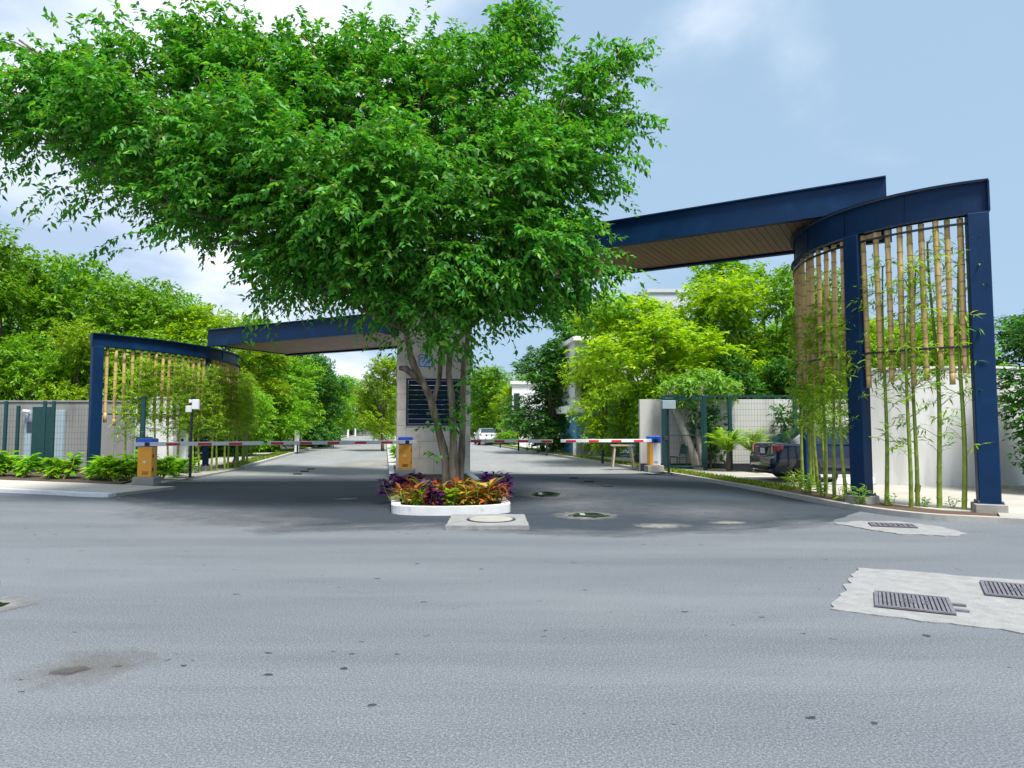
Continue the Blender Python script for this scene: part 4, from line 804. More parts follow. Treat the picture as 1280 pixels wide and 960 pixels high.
# ============================================================ CARS (sedan lofted from stations)
def make_car(label, loc, rz, paint, detail=True):
    t = thing('parked_car', label, 'car', loc, rz)
    #        x   zb   wb   z1   w1   z2   w2   zt   wt
    St = [(0.00, .40, .66, .44, .72, .58, .73, .64, .70), (0.03, .32, .72, .42, .80, .58, .80, .66, .76), (0.09, .26, .74, .42, .835, .64, .84, .70, .78), (0.13, .25, .76, .42, .845, .80, .84, 1.00, .74),
          (0.22, .24, .77, .42, .852, .85, .85, 1.035, .74), (0.70, .22, .78, .42, .862, .88, .86, 1.02, .76), (1.3, .20, .78, .40, .865, .90, .865, .99, .79), (2.2, .20, .78, .40, .865, .90, .865, .98, .80),
          (3.1, .20, .78, .40, .862, .88, .86, .96, .80), (3.4, .22, .78, .40, .86, .82, .85, .94, .76), (3.9, .24, .77, .42, .85, .72, .83, .85, .70), (4.25, .25, .74, .42, .80, .60, .78, .70, .62), (4.40, .34, .62, .44, .68, .55, .66, .60, .52)]
    m = MB(); V = []
    for (x, zb, wb, z1, w1, z2, w2, zt, wt) in St:
        half = [(wb * .6, zb), (wb, zb + .02), (w1, z1), ((w1 + w2) / 2 + .008, (z1 + z2) / 2), (w2, z2), ((w2 + wt) / 2 + .03, (z2 + zt) / 2 + .02), (wt, zt), (wt * .5, zt + .015)]
        V += [(x, -y, z) for y, z in half] + [(x, y, z) for y, z in half[::-1]]
    k = 16; fs = [tuple(range(k - 1, -1, -1)), tuple((len(St) - 1) * k + i for i in range(k))]
    for i in range(len(St) - 1):
        for j in range(k): fs.append((i * k + j, i * k + (j + 1) % k, (i + 1) * k + (j + 1) % k, (i + 1) * k + j))
    m.add(V, fs); bd = m.build('body', paint, t, True)
    bd.data.set_sharp_from_angle(angle=R(38))
    # greenhouse: belt and roof edge stations
    C = [(.40, .99, .74, 1.03, .70), (1.08, 1.0, .79, 1.42, .56), (1.55, 1.0, .80, 1.46, .57), (2.02, 1.0, .80, 1.475, .575), (2.12, 1.0, .80, 1.475, .575), (2.55, .98, .80, 1.44, .56), (3.32, .95, .78, .96, .72)]
    def patch(name, mat, quads, par=t):
        q = MB()
        for a in quads: q.add(a, [tuple(range(len(a)))])
        return q.build(name, mat, par)
    def pt(i, s, top, ins=0.0): x, zb, wb, zt, wt = C[i]; return (x, s * (wt if top else wb), zt if top else zb)
    roofq = []
    for i in (1, 2, 3, 4): roofq.append([pt(i, -1, 1), pt(i + 1, -1, 1), pt(i + 1, 1, 1), pt(i, 1, 1)])
    for s in (-1, 1):
        for i in (0, 3, 5): roofq.append([pt(i, s, 0), pt(i + 1, s, 0), pt(i + 1, s, 1), pt(i, s, 1)][::(1 if s < 0 else -1)])
    rf = patch('roof', paint, roofq)
    patch('rear_window', 'car_glass', [[pt(0, 1, 1), pt(0, -1, 1), pt(1, -1, 1), pt(1, 1, 1)]]); patch('windscreen', 'car_glass', [[pt(5, 1, 1), pt(5, -1, 1), pt(6, -1, 1), pt(6, 1, 1)]])
    for s in (-1, 1):
        for i in (1, 2, 4): patch('side_window', 'car_glass', [[pt(i, s, 0), pt(i + 1, s, 0), pt(i + 1, s, 1), pt(i, s, 1)][::(1 if s < 0 else -1)]])
    for x in (.92, 3.5):
        for s in (-1, 1):
            wl_ = bpy.data.objects.new('wheel', MB().tube([(0, s * -.11, 0), (0, s * -.09, 0), (0, s * .09, 0), (0, s * .11, 0)], [.27, .31, .31, .27], 24).mesh('wheel')); COL.objects.link(wl_); wl_.data.materials.append(M['rubber']); wl_.parent = t; wl_.location = (x, s * .78, .31)
            MB().tube([(0, s * .105, 0), (0, s * .118, 0)], [.20, .19], 20).build('rim', 'cast_iron', wl_)
            sp = MB()
            for q in range(5): a = q * 2 * math.pi / 5 + .3; sp.tube([(0, s * .122, 0), (.19 * math.cos(a), s * .122, .19 * math.sin(a))], .022, 5)
            sp.build('spokes', 'chrome', wl_)
            ar = MB(); ring = [(.36 * math.cos(a), .36 * math.sin(a)) for a in np.linspace(R(-12), R(192), 22)]
            ar.add([(xx, s * .872, zz_) for xx, zz_ in ring], [tuple(range(22)) if s < 0 else tuple(range(21, -1, -1))]); ar.build('wheel_arch', 'rubber', t, loc=(x, 0, .31))
    for s in (-1, 1):
        tl = MB(); tl.box((.14, s * .72, .87), (.10, .17, .27), s * -.3, 0, .03); tl.box((.24, s * .822, .90), (.20, .05, .17), s * -.06, 0, .02); a_ = tl.build('tail_light', 'tail_red', t)
        MB().box((.082, s * .69, .86), (.02, .04, .2), s * -.3).build('reverse_lens', 'tail_clear', a_)
        MB().box((4.22, s * .6, .66), (.2, .3, .14), s * .4, 0, .03).build('headlight', 'tail_clear', t)
        MB().box((2.95, s * .93, 1.0), (.12, .14, .11), 0, 0, .03).build('mirror', paint, t)
        for xx in (1.55, 2.55): MB().box((xx, s * .868, .86), (.17, .02, .03), 0, 0, .006).build('door_handle', paint, t)
        for xx in (1.2, 2.08, 2.98): MB().box((xx, s * .8665, .66), (.008, .008, .5)).build('door_seam', 'rubber', t)
    MB().box((.10, 0, .82), (.02, .56, .17)).build('plate_recess', 'rubber', t); MB().box((.085, 0, .82), (.012, .32, .15)).build('number_plate', 'white_paint', t)
    MB().box((.07, 0, .94), (.06, .8, .035), 0, 0, .01).build('boot_trim', paint, t); MB().box((-.01, 0, .36), (.05, 1.2, .10), 0, 0, .02).build('bumper_strip', 'rubber', t)
    MB().box((.6, 0, .27), (1.0, 1.4, .1)).build('underbody', 'rubber', t)
    MB().box((.695, -.866, .83), (.17, .012, .15), 0, 0, .004).build('fuel_flap', paint, t)
    return t
make_car('dark blue sedan parked behind the bamboo with its tail towards the fence', (7.0, 19.55, .10), R(0.5), 'car_paint').scale = (1.05, 1.05, 1.03)
pmat('white_car_paint', (.75, .76, .78), .25, coat=1.0, var=.03)
make_car('white car parked on the verge far down the road', (-2.0, 60.5, .05), R(100), 'white_car_paint')
make_car('white car half hidden behind the low white wall down the road', (1.0, 54.5, .0), R(20), 'white_car_paint')

# ============================================================ TREES
def wavy(a, b, n, amp, seed, sag=0.0):
    a, b = Vector(a), Vector(b); o = []
    for i in range(n + 1):
        t = i / n; p = a.lerp(b, t); e = math.sin(math.pi * t)
        o.append(p + Vector((noise.noise(p * .7 + Vector((seed, 0, 0))), noise.noise(p * .7 + Vector((0, seed, 5))), noise.noise(p * .7 + Vector((7, 0, seed))))) * amp * e + Vector((0, 0, sag * e)))
    return o
def taper(r0, r1, n): return [r0 + (r1 - r0) * (i / (n - 1)) ** 0.85 for i in range(n)]

# ---- the island tree
BASE = Vector((-1.27, 14.6, 0.10))
ht = thing('island_tree', 'big leafy green tree with several pale stems on the flower island', 'tree', BASE)
def T(px, py, d): return P(px, py, d) - BASE
stems = [([(562, 624, 14.55), (557, 575, 14.5), (545, 525, 14.45), (537, 495, 14.4), (524, 470, 14.35), (513, 445, 14.3), (508, 415, 14.2)], .088, .060),
         ([(540, 505, 14.42), (549, 470, 14.5), (550, 435, 14.7), (540, 390, 14.9)], .056, .045),
         ([(567, 624, 14.5), (567, 565, 14.42), (565, 505, 14.4), (561, 465, 14.45), (564, 438, 14.5), (580, 416, 14.6), (604, 394, 14.7)], .084, .052),
         ([(572, 622, 14.65), (577, 565, 14.8), (579, 500, 15.0), (580, 450, 15.1), (590, 400, 15.2)], .072, .048)]
tr = MB(); tips = []
for pts, r0, r1 in stems:
    q = smooth3 = [T(*p) for p in pts]
    fine = []
    for i in range(len(q) - 1):
        for k_ in range(4):
            t_ = k_ / 4; p0, p1, p2, p3 = q[max(i - 1, 0)], q[i], q[i + 1], q[min(i + 2, len(q) - 1)]
            fine.append(0.5 * ((2 * p1) + (p2 - p0) * t_ + (2 * p0 - 5 * p1 + 4 * p2 - p3) * t_ ** 2 + (3 * p1 - p0 - 3 * p2 + p3) * t_ ** 3))
    fine.append(q[-1]); rr = [r * (1 + .12 * noise.noise(p * 4)) for r, p in zip(taper(r0, r1, len(fine)), fine)]
    if r0 > .07: rr[0] *= 2.0; rr[1] *= 1.7; rr[2] *= 1.45; rr[3] *= 1.25; rr[4] *= 1.12
    tr.tube(fine, rr, 18); tips.append((fine[-1], r1))
tr.tube([T(528, 478, 14.35), T(507, 461, 14.2), T(500, 460, 14.1)], [.07, .06, .05], 8)      # sawn-off stub
lobes_px = [(72, 138, 75, 56, 13.2), (116, 100, 66, 54, 13.6), (152, 160, 95, 70, 13.0), (210, 110, 95, 75, 14.2), (250, 222, 90, 70, 13.2), (300, 75, 80, 55, 14.6), (320, 180, 120, 95, 13.4), (340, 280, 85, 58, 13.6), (400, 100, 95, 75, 14.2), (430, 230, 120, 100, 12.8), (420, 325, 85, 58, 13.6), (500, 90, 95, 70, 15.2), (520, 190, 110, 90, 13.0), (545, 310, 110, 80, 13.4), (500, 360, 70, 40, 13.8), (605, 110, 85, 70, 14.6), (640, 60, 55, 45, 15.0), (640, 210, 95, 85, 13.8), (650, 320, 85, 75, 13.6), (715, 120, 62, 52, 14.4), (725, 220, 62, 60, 14.2), (718, 312, 55, 52, 13.8), (595, 360, 65, 34, 14.4), (698, 348, 46, 28, 14.0), (260, 45, 46, 36, 14.4), (32, 165, 35, 26, 13.2), (190, 250, 48, 34, 13.0), (775, 150, 36, 26, 14.2), (760, 85, 34, 28, 14.3), (365, 345, 40, 30, 13.6), (250, 295, 40, 24, 13.4), (655, 22, 26, 26, 15.0), (545, 395, 62, 30, 13.7), (24, 50, 28, 26, 13.4),
            (300, 200, 110, 100, 16.6), (430, 180, 120, 110, 17.0), (560, 210, 120, 110, 16.8), (660, 220, 80, 90, 16.4), (480, 300, 110, 80, 16.4), (200, 190, 90, 80, 15.6)]
lob = []
for (px, py, rx, rz_, d) in lobes_px:
    c = T(px, py, d); lob.append((np.array(c), np.array([rx * d / F, min(1.6, (rx + rz_) / 2 * d / F), rz_ * d / F]) * .80))
limb = MB()
starts = [(T(508, 415, 14.2), .06), (T(540, 390, 14.9), .045), (T(604, 394, 14.7), .055), (T(590, 400, 15.2), .05)]
for i, (c, r) in enumerate(lob):
    s, r0 = min(starts, key=lambda q: (q[0] - Vector(c)).length + random.random() * 1.5)
    w_ = wavy(s, Vector(c), 9, .55, i * 3.1, .35); limb.tube(w_, taper(r0 * (.75 if i % 3 else 1), .022, 10), 7)
    for k_ in range(5):
        dd = Vector(unit(rng.normal(size=3))); e = Vector(c) + Vector((dd.x * r[0], dd.y * r[1], dd.z * r[2])) * .9
        st = w_[random.choice((5, 6, 7, 8))]; limb.tube(wavy(st, e, 6, .25, i + k_ * .7), taper(.026, .007, 7), 5)
limb.tube([T(470, 285, 13.6), T(430, 255, 13.1), T(390, 241, 12.6), T(365, 233, 12.3), T(338, 225, 12.0)], [.05, .045, .04, .036, .028], 7)
tk = tr.build('trunk', 'bark', ht, True)
for v_ in tk.data.vertices:                                         # furrowed bark
    c_ = v_.co; v_.co = c_ + v_.normal * (.020 * noise.noise(Vector((c_.x * 17, c_.y * 17, c_.z * 2.2))) + .012 * noise.noise(c_ * 9))
limb.build('branches', 'bark', tk, True)
cl, cd = crown_points(lob, 900, .36, .22, .6)                     # leaf clumps with hollows between them
k_ = 19; jit = rng.normal(size=(len(cl), k_, 3)) * np.array([.25, .25, .17]) * (.7 + .6 * rng.random((len(cl), 1, 1)))
q = (cl[:, None, :] + jit).reshape(-1, 3); d_ = unit(np.repeat(cd, k_, 0) * .6 + unit(jit.reshape(-1, 3)) * .8)
cen = np.mean([c for c, r in lob], 0); td = unit(d_ * .9 + unit(q - cen) * .7 + np.array([0, 0, .25]) + .35 * rng.normal(size=q.shape))
A_ = twigs_to_leaves(q, td, 13, .42, .15, .068, .7)
# loose sprays that break the outline
sp_pos, sp_dir = [], []
for (px, py, d, vx, vz, n) in ((5, 168, 13.2, -1, -.1, 6), (45, 105, 13.4, -1, .3, 6), (15, 60, 13.4, -1, .1, 7), (95, 45, 13.6, -.4, .9, 6), (255, 12, 14.4, .1, 1, 8), (275, 5, 14.4, .5, 1, 5), (470, 30, 15, -.2, 1, 6), (640, 5, 15, 0, 1, 8), (690, 50, 14.6, .2, 1, 6), (775, 65, 14.3, 1, .5, 8), (800, 150, 14.2, 1, .1, 10), (785, 200, 14.2, 1, -.3, 6), (775, 330, 13.8, 1, -.3, 6), (745, 360, 13.8, .7, -.5, 5), (100, 262, 13, -1, -.3, 8), (60, 235, 13.1, -1, -.3, 6), (135, 310, 13.1, -1, -.5, 6), (330, 385, 13.6, -.3, -1, 5), (130, 35, 13.8, -.3, .9, 5), (390, 40, 14.5, 0, 1, 5), (560, 45, 15, .1, 1, 5), (25, 215, 13.2, -.9, -.5, 6), (600, 420, 14, .4, -.5, 7), (640, 405, 14, .8, -.2, 6)):
    c = np.array(T(px, py, d)); v = np.array([vx, 0, vz], float)
    for k_ in range(n): sp_pos.append(c - v * .4 * random.random() + rng.normal(size=3) * .16); sp_dir.append(v + rng.normal(size=3) * .35)
B_ = twigs_to_leaves(np.array(sp_pos), unit(np.array(sp_dir)), 13, .6, .16, .07, .7)
# small sprouts low on the stems
so = np.array([np.array(T(px, py, 14.1)) + rng.normal(size=3) * .10 for (px, py, n) in ((582, 505, 10), (577, 520, 7), (545, 525, 4), (598, 490, 6), (555, 533, 5), (540, 568, 3), (573, 470, 5)) for _ in range(n)])
C_ = twigs_to_leaves(so, unit(rng.normal(size=so.shape)), 6, .28, .14, .07, .5)
J = [np.concatenate(x) for x in zip(A_, B_, C_)]
tag(link('crown', leaves_mesh('crown', *J), ht, 'leaf_hero'), kind='stuff')

# ---- prototypes for the woods
def proto(seed, mat, R_=3.4, H=9.0, low=.16, n=1700, per=10, leaf=.27, bark='dark_bark', tl=.6, droop=.6, lobn=15, wdf=.45):
    global rng
    rng = np.random.default_rng(seed); random.seed(seed)
    lob = []
    for i in range(lobn):
        a = random.random() * 6.283; zz_ = low + (1 - low) * (i + .5) / lobn
        prof = math.sin(math.pi * min(1, max(.08, (zz_ - low * .4) / (1.05 - low * .4)))) ** .55
        rr = R_ * prof * random.uniform(.35, .75); s = random.uniform(.95, 1.55) * R_ / 3.4
        lob.append((np.array([rr * math.cos(a), rr * math.sin(a), H * min(zz_, .93)]), np.array([s, s, s * random.uniform(.55, .8)])))
    q, d = crown_points(lob, n, .42, .06, .7); cen = np.array([0, 0, H * .5])
    td = unit(d + .5 * unit(q - cen) + np.array([0, 0, .3]) + .35 * rng.normal(size=q.shape))
    me = leaves_mesh('crown', *twigs_to_leaves(q, td, per, tl, leaf, leaf * wdf, droop)); me.materials.append(M[mat])
    tm = MB(); top = Vector((random.uniform(-.3, .3), random.uniform(-.3, .3), H * .55)); w_ = wavy((0, 0, -.1), top, 8, .5, seed)
    tm.tube(w_, taper(.17, .07, 9), 9)
    for c, r in lob: tm.tube(wavy(w_[random.choice((3, 4, 5, 6))], c, 6, .4, seed + c[0], .2), taper(.06, .015, 7), 5)
    t_me = tm.mesh('trunk'); t_me.materials.append(M[bark]); t_me.shade_smooth()
    return me, t_me, H, R_
PR_ = {'mid': proto(3, 'leaf_mid'), 'mid2': proto(7, 'leaf_mid', 3.8, 9, .1, 2000), 'yel': proto(5, 'leaf_yellow', 3.4, 9, .14, 1800, 10, .25), 'yel2': proto(15, 'leaf_yellow', 3.0, 9, .3, 1500, 10, .25), 'dark': proto(9, 'leaf_dark', 3.2, 9, .1, 1900, 10, .26), 'dark2': proto(21, 'leaf_dark', 3.0, 9, .12, 1900, 10, .28), 'shrubby': proto(33, 'leaf_mid', 3.6, 7, .02, 1800, 10, .26), 'lime': proto(41, 'leaf_lime', 3.2, 9, .4, 650, 9, .34, 'pale_bark', .7, .9)}
rng = np.random.default_rng(77); random.seed(77)
def plant_tree(kind, px, top, d, wpx, label, group=None, x=None, zb=0.0, name='tree'):
    cm, tm, H, R_ = PR_[kind]; pt = P(px, top, d); X = pt.x if x is None else x; h = max(1.5, pt.z - zb); s = wpx * d / F / (2 * R_)
    t = thing(name, label, 'tree', (X, d, zb), random.random() * 6.28, group); sz = h / (H * 1.04)
    a = link('trunk', tm, t); a.scale = (s, s, sz); b = link('crown', cm, t); b.scale = (s, s, sz); tag(b, kind='stuff'); return t
GW = 'trees in the wood behind the grey wall'
for k_, px, top, d, wd, lb in (
    ('mid', 20, 292, 34, 190, 'broad green tree rising highest behind the grey wall'), ('mid2', 100, 322, 37, 170, 'green tree in the wood between the broad and feathery trees'), ('mid2', 178, 350, 36, 170, 'feathery mid green tree above the lower bamboo screen'),
    ('yel2', 245, 382, 36, 140, 'yellowish green tree behind the corner of the lower canopy'), ('yel', 95, 405, 29.5, 110, 'large leaved yellow green tree leaning over the grey wall'), ('mid', -70, 320, 33, 190, 'green tree behind the grey wall past the teal fence'),
    ('shrubby', 150, 420, 31, 150, 'low bushy tree behind the bamboo poles and grey wall'), ('shrubby', 30, 420, 30, 150, 'low bushy tree behind the teal mesh fence'), ('mid2', 225, 430, 33, 140, 'bushy green tree seen through the hanging bamboo poles'),
    ('yel2', 315, 428, 40, 110, 'yellow green tree under the lower canopy beside the walkway'), ('mid', 350, 440, 45, 110, 'green tree under the lower canopy beside the walkway'), ('shrubby', 300, 480, 36, 110, 'dense bush by the first white post of the wooded walkway'), ('shrubby', 340, 490, 42, 90, 'second dense bush along the wooded walkway'),
    ('dark', 392, 446, 52, 90, 'dark rounded tree beside the wooded walkway'), ('mid', 415, 470, 64, 75, 'smaller green tree farther along the wooded walkway'), ('yel2', 425, 490, 80, 60, 'yellow green tree by the far wooded walkway'), ('shrubby', 385, 500, 56, 80, 'low bush between the white posts of the wooded walkway'), ('mid', 400, 455, 75, 90, 'tall tree behind the rounded dark tree'),
    ('mid', 290, 395, 48, 120, 'tall tree far behind the lower canopy'), ('dark2', 350, 420, 58, 120, 'dark tree far behind the lower canopy'), ('mid2', 210, 372, 46, 150, 'tall tree far behind the feathery one'), ('mid', 60, 330, 48, 170, 'tall tree far behind the broad one')):
    plant_tree(k_, px, top, d, wd, lb, GW)
plant_tree('yel2', 468, 446, 46, 78, 'bright yellow green median tree beside the stone pillar', x=-8.6); plant_tree('yel', 455, 470, 68, 60, 'yellow green median tree farther down the road', x=-12.9); plant_tree('mid', 468, 500, 100, 40, 'small far median tree at the end of the road', x=-19)
GR = 'trees behind the houses and cream wall'
for k_, px, top, d, wd, lb in (
    ('yel2', 798, 370, 29.5, 205, 'wide bright yellow green tree in front of the blue house'), ('yel', 885, 345, 31, 210, 'tall yellow green tree behind the green fence gate'), ('mid', 945, 318, 33, 200, 'tallest green tree behind the cream wall'), ('mid2', 1010, 340, 31, 150, 'green tree behind the curved screen and cream wall'), ('yel2', 1080, 400, 30, 140, 'yellow green tree behind the white curved wall'), ('mid', 1150, 395, 31, 140, 'green tree seen between the hanging poles behind the white wall'),
    ('dark', 690, 425, 42, 130, 'dense dark green tree beside the blue house'), ('dark2', 730, 378, 44, 140, 'tall dark tree rising behind the blue house'), ('mid', 625, 460, 78, 95, 'green tree down the road beside the stone pillar'), ('mid2', 600, 470, 92, 90, 'farthest green tree on the house side of the road'), ('yel2', 650, 480, 70, 70, 'yellowish tree beside the tall narrow house'), ('yel', 758, 398, 36.5, 120, 'yellow green tree hiding the upper floor of the blue house'), ('shrubby', 800, 490, 30, 75, 'low bush beside the wall of the blue house'), ('dark2', 985, 450, 28.5, 90, 'dark bush behind the cream wall by the parked car'), ('dark', 905, 440, 28.5, 120, 'dark bush behind the cream wall and fence gate'), ('shrubby', 830, 470, 28, 90, 'green bush overhanging the end of the cream wall'), ('shrubby', 640, 520, 60, 60, 'low bush along the house side walkway'), ('shrubby', 700, 530, 47, 70, 'low dark bush in front of the dense dark tree'),
    ('mid', 1210, 430, 34, 130, 'tree far behind the white curved wall')):
    plant_tree(k_, px, top, d, wd, lb, GR)
GF = 'far trees closing the view'
for i, (px, d) in enumerate(((-60, 60), (120, 62), (250, 66), (330, 85), (400, 110), (440, 130), (480, 150), (520, 150), (560, 140), (600, 120), (660, 105), (720, 90), (800, 70), (880, 55), (980, 52), (1080, 54), (1180, 55), (1290, 50), (1390, 45), (-150, 50), (-240, 45))):
    plant_tree(('mid', 'dark', 'mid2', 'yel2')[i % 4], px, HOR - 8.3 * F / d, d, 9.0 * F / d, 'green tree far back in the belt of trees closing the view', GF)
# dark leafy tree beyond the right post
t = plant_tree('dark2', 1345, 385, 15.6, 200, 'dense glossy dark tree overhanging the navy louvred gate')
t.children[1].location.z = .4
# leaning pale trunks behind the fence gate with light drooping leaves
lt = thing('leaning_tree', 'leaning pale trunked tree with drooping lime leaves behind the fence gate', 'tree', (6.62, 24.7, .05))
def Q(px, py, d=24.7): return P(px, py, d) - Vector((6.62, 24.7, .05))
m = MB(); m.tube([Q(874, 592), Q(866, 568), Q(856, 540), Q(846, 515), Q(836, 490), Q(850, 478)], [.17, .15, .13, .12, .09, .05], 10); m.tube([Q(876, 592), Q(875, 560), Q(872, 530), Q(874, 500), Q(880, 480)], [.14, .13, .11, .09, .05], 10); m.build('trunk', 'pale_bark', lt, True)
lb_ = [(np.array(Q(*p)), np.array(r)) for p, r in (((850, 482), (.6, .5, .28)), ((878, 474), (.75, .6, .3)), ((905, 486), (.5, .5, .28)), ((862, 500), (.5, .4, .2)))]
q, d_ = crown_points(lb_, 260); A_ = twigs_to_leaves(q, unit(d_ + [0, 0, .5]), 9, .3, .24, .07, 1.1); tag(link('crown', leaves_mesh('crown', *A_), lt, 'leaf_lime'), kind='stuff')

# ============================================================ BAMBOO PLANTS
def bamboo_proto(seed, H, low, n):
    global rng
    rng = np.random.default_rng(seed); random.seed(seed); m = MB(); z = 0; lean = (random.uniform(-.12, .12), random.uniform(-.1, .1)); ph = random.random() * 6
    pos = lambda z: Vector((lean[0] * z / H + .035 * math.sin(z * 1.3 + ph), lean[1] * z / H + .03 * math.cos(z * 1.1 + ph), z))
    zs = np.arange(-.1, H, .28); rad = lambda z: .040 * (1 - .75 * max(0, z) / H) + .006
    pts, rr = [], []
    for z in zs:
        pts += [pos(z), pos(z + .02), pos(z + .04)]; rr += [rad(z), rad(z) * 1.14, rad(z)]
    m.tube(pts, rr, 8)
    nodes = [z for z in zs if z > low]; tp, td = [], []
    for z in nodes:
        wt = 1.0 if z > H * .45 else .45
        for k_ in range(int(n * wt * (0.6 + random.random()))):
            a = random.random() * 6.283; L_ = random.uniform(.15, .55) * (1.1 - .4 * z / H); v = Vector((math.cos(a), math.sin(a), random.uniform(.3, 1.1))).normalized(); s_ = pos(z)
            m.tube([s_, s_ + v * L_ * .6, s_ + v * L_ + Vector((0, 0, -.06))], [.006, .005, .003], 3, 0, False)
            tp.append(s_ + v * L_ * random.uniform(.4, 1)); td.append(v)
    tp, td = np.array(tp), np.array(td); A_ = twigs_to_leaves(tp, unit(td + .3 * rng.normal(size=td.shape)), 8, .26, .18, .032, .7, .7)
    lm = leaves_mesh('leaves', *A_, fold=.1); lm.materials.append(M['leaf_bamboo']); cm = m.mesh('culm'); cm.materials.append(M['live_bamboo']); cm.shade_smooth(); return cm, lm
BP = [bamboo_proto(s, 4.7 + .25 * (s % 3), .9, 6) for s in (1, 2, 3)]; BD = [bamboo_proto(s, 4.3 + .2 * (s % 3), 1.5, 17) for s in (4, 5, 6)]
rng = np.random.default_rng(5); random.seed(5)
def bamboo(pr, x, y, s, label, group):
    t = thing('bamboo_plant', label, 'bamboo', (x, y, .08), random.random() * 6.28, group); t.scale = (max(s, .85),) * 2 + (s,)
    link('culm', pr[0], t); tag(link('leaves', pr[1], t), kind='stuff')
for i, (px, py) in enumerate(((1108, 637), (1137, 640), (1142, 636), (1177, 642), (1205, 644))):
    if i == 2: continue
    p = G(px, py); bamboo(BP[i % 3], p.x, p.y, (.95, .9, 1, 1.02, .98)[i], ['slender green bamboo right beside the middle navy post', 'bamboo between the middle navy post and the spike light', '', 'bamboo between the spike light and the outer navy post', 'leaning bamboo beside the outer navy post'][i], 'bamboo growing before the tall screen')
p = G(1143, 640); bamboo(BP[1], p.x + .1, p.y + .12, .93, 'bamboo rising right behind the spike light', 'bamboo growing before the tall screen')
for i, (px, py) in enumerate(((1057, 632), (1045, 628), (1033, 625), (1022, 621), (1012, 619), (1004, 615), (1016, 612), (1030, 612))):
    p = G(px, py); bamboo(BD[i % 3], p.x, p.y, .82 + .06 * (i % 3), 'leafy bamboo in the dense clump beside the parked car', 'dense bamboo clump by the parked car')
tot = plen(arcL)
for i in range(17):
    (x, y), h = along(arcL, .7 + (tot - 1.0) * (i + .5) / 17); dx = .42
    bamboo(BD[i % 3], x + dx * math.cos(h - 1.57) * (1 if i % 2 else .8), y + dx * math.sin(h - 1.57), .68 + .07 * (i % 3), 'live bamboo growing along the lower bamboo screen', 'bamboo growing along the lower screen')

# ============================================================ SHRUBS AND FLOWER BED
def rosette(seed, mat, n, L_, wdt, h, up=.8, stem='live_bamboo'):
    global rng
    rng = np.random.default_rng(seed); random.seed(seed)
    ps, dr = [], []
    ns_ = 4; m = MB()
    for s in range(ns_):
        a = random.random() * 6.28; b = Vector((.09 * math.cos(a), .09 * math.sin(a), 0)); tp = Vector((.16 * math.cos(a), .16 * math.sin(a), h * random.uniform(.6, 1))); m.tube([b * .4, b.lerp(tp, .5), tp], [.012, .010, .006], 5)
        for k_ in range(n // ns_):
            t_ = (k_ + random.random()) / (n // ns_); c = b.lerp(tp, .3 + .7 * t_); aa = random.random() * 6.28; v = Vector((math.cos(aa), math.sin(aa), up * (t_ * 1.1 - .1) + random.uniform(-.2, .2)))
            ps.append(c); dr.append(v)
    k_ = len(ps); lm = leaves_mesh('leaves', np.array(ps), np.array(dr), np.array([[0, 0, 1.0]] * k_) + .3 * rng.normal(size=(k_, 3)), L_ * (.6 + .6 * rng.random(k_)), wdt * (.7 + .5 * rng.random(k_)), .12, .22)
    lm.materials.append(M[mat]); sm = m.mesh('stems'); sm.materials.append(M[stem]); return lm, sm
CRO = {'o': [rosette(s, 'croton_orange', 44, .24, .07, .32) for s in (1, 2)], 'y': [rosette(s, 'croton_yellow', 44, .23, .07, .30) for s in (3, 4)], 'r': [rosette(s, 'croton_red', 40, .25, .06, .30) for s in (5, 6)], 'p': [rosette(s, 'leaf_purple', 90, .17, .06, .34, .6) for s in (7, 8)], 'g': [rosette(9, 'leaf_shrub', 120, .17, .075, .38, .5), rosette(10, 'leaf_shrub', 120, .16, .07, .34, .6)], 'l': [rosette(12, 'leaf_lime', 26, .22, .07, .42, .7), rosette(13, 'leaf_yellow', 24, .2, .06, .36, .8)]}
rng = np.random.default_rng(6); random.seed(6)
def shrub(k_, i, x, y, z, s, label, name='shrub', cat='shrub', group=None):
    lm, sm = CRO[k_][i % 2]; t = thing(name, label, cat, (x, y, z), random.random() * 6.28, group); t.scale = (s, s, s * random.uniform(.9, 1.1)); tag(link('leaves', lm, t), kind='stuff'); link('stems', sm, t); return t
lbl = {'g': ('dark green leafy plant among the island crotons', 'green plants in the flower bed'), 'o': ('orange and dark red croton in the island flower bed', 'orange crotons in the flower bed'), 'y': ('yellow green croton in the island flower bed', 'yellow crotons in the flower bed'), 'r': ('deep red croton in the island flower bed', 'red crotons in the flower bed'), 'p': ('purple leaved plant in the island flower bed', 'purple plants in the flower bed')}
bed = []
for r_, y in enumerate((13.08, 13.38, 13.7, 14.05)):
    a, b = IL(y) + .32 + (.12 if r_ == 0 else 0), IR(y) - .30 - (.25 if r_ == 0 else 0); n = (7, 8, 8, 7)[r_]
    for i in range(n): bed.append((a + (b - a) * i / (n - 1) + random.uniform(-.07, .07), y + random.uniform(-.08, .08), random.choice('oyryopygry')))
for y, xs in ((14.4, (-2.25, -1.95, -.65, -.4)), (14.9, (-2.3, -1.9, -.7, -.45)), (15.6, (-2.3, -1.8, -1.2, -.75))):
    for x in xs: bed.append((x, y, random.choice('oyyr')))
for x, y, k_ in bed:
    if math.dist((x, y), (-1.27, 14.6)) < .42: continue
    shrub(k_, random.randint(0, 1), x, y,      .10, random.uniform(.9, 1.35), lbl[k_][0], 'croton', 'croton', lbl[k_][1])
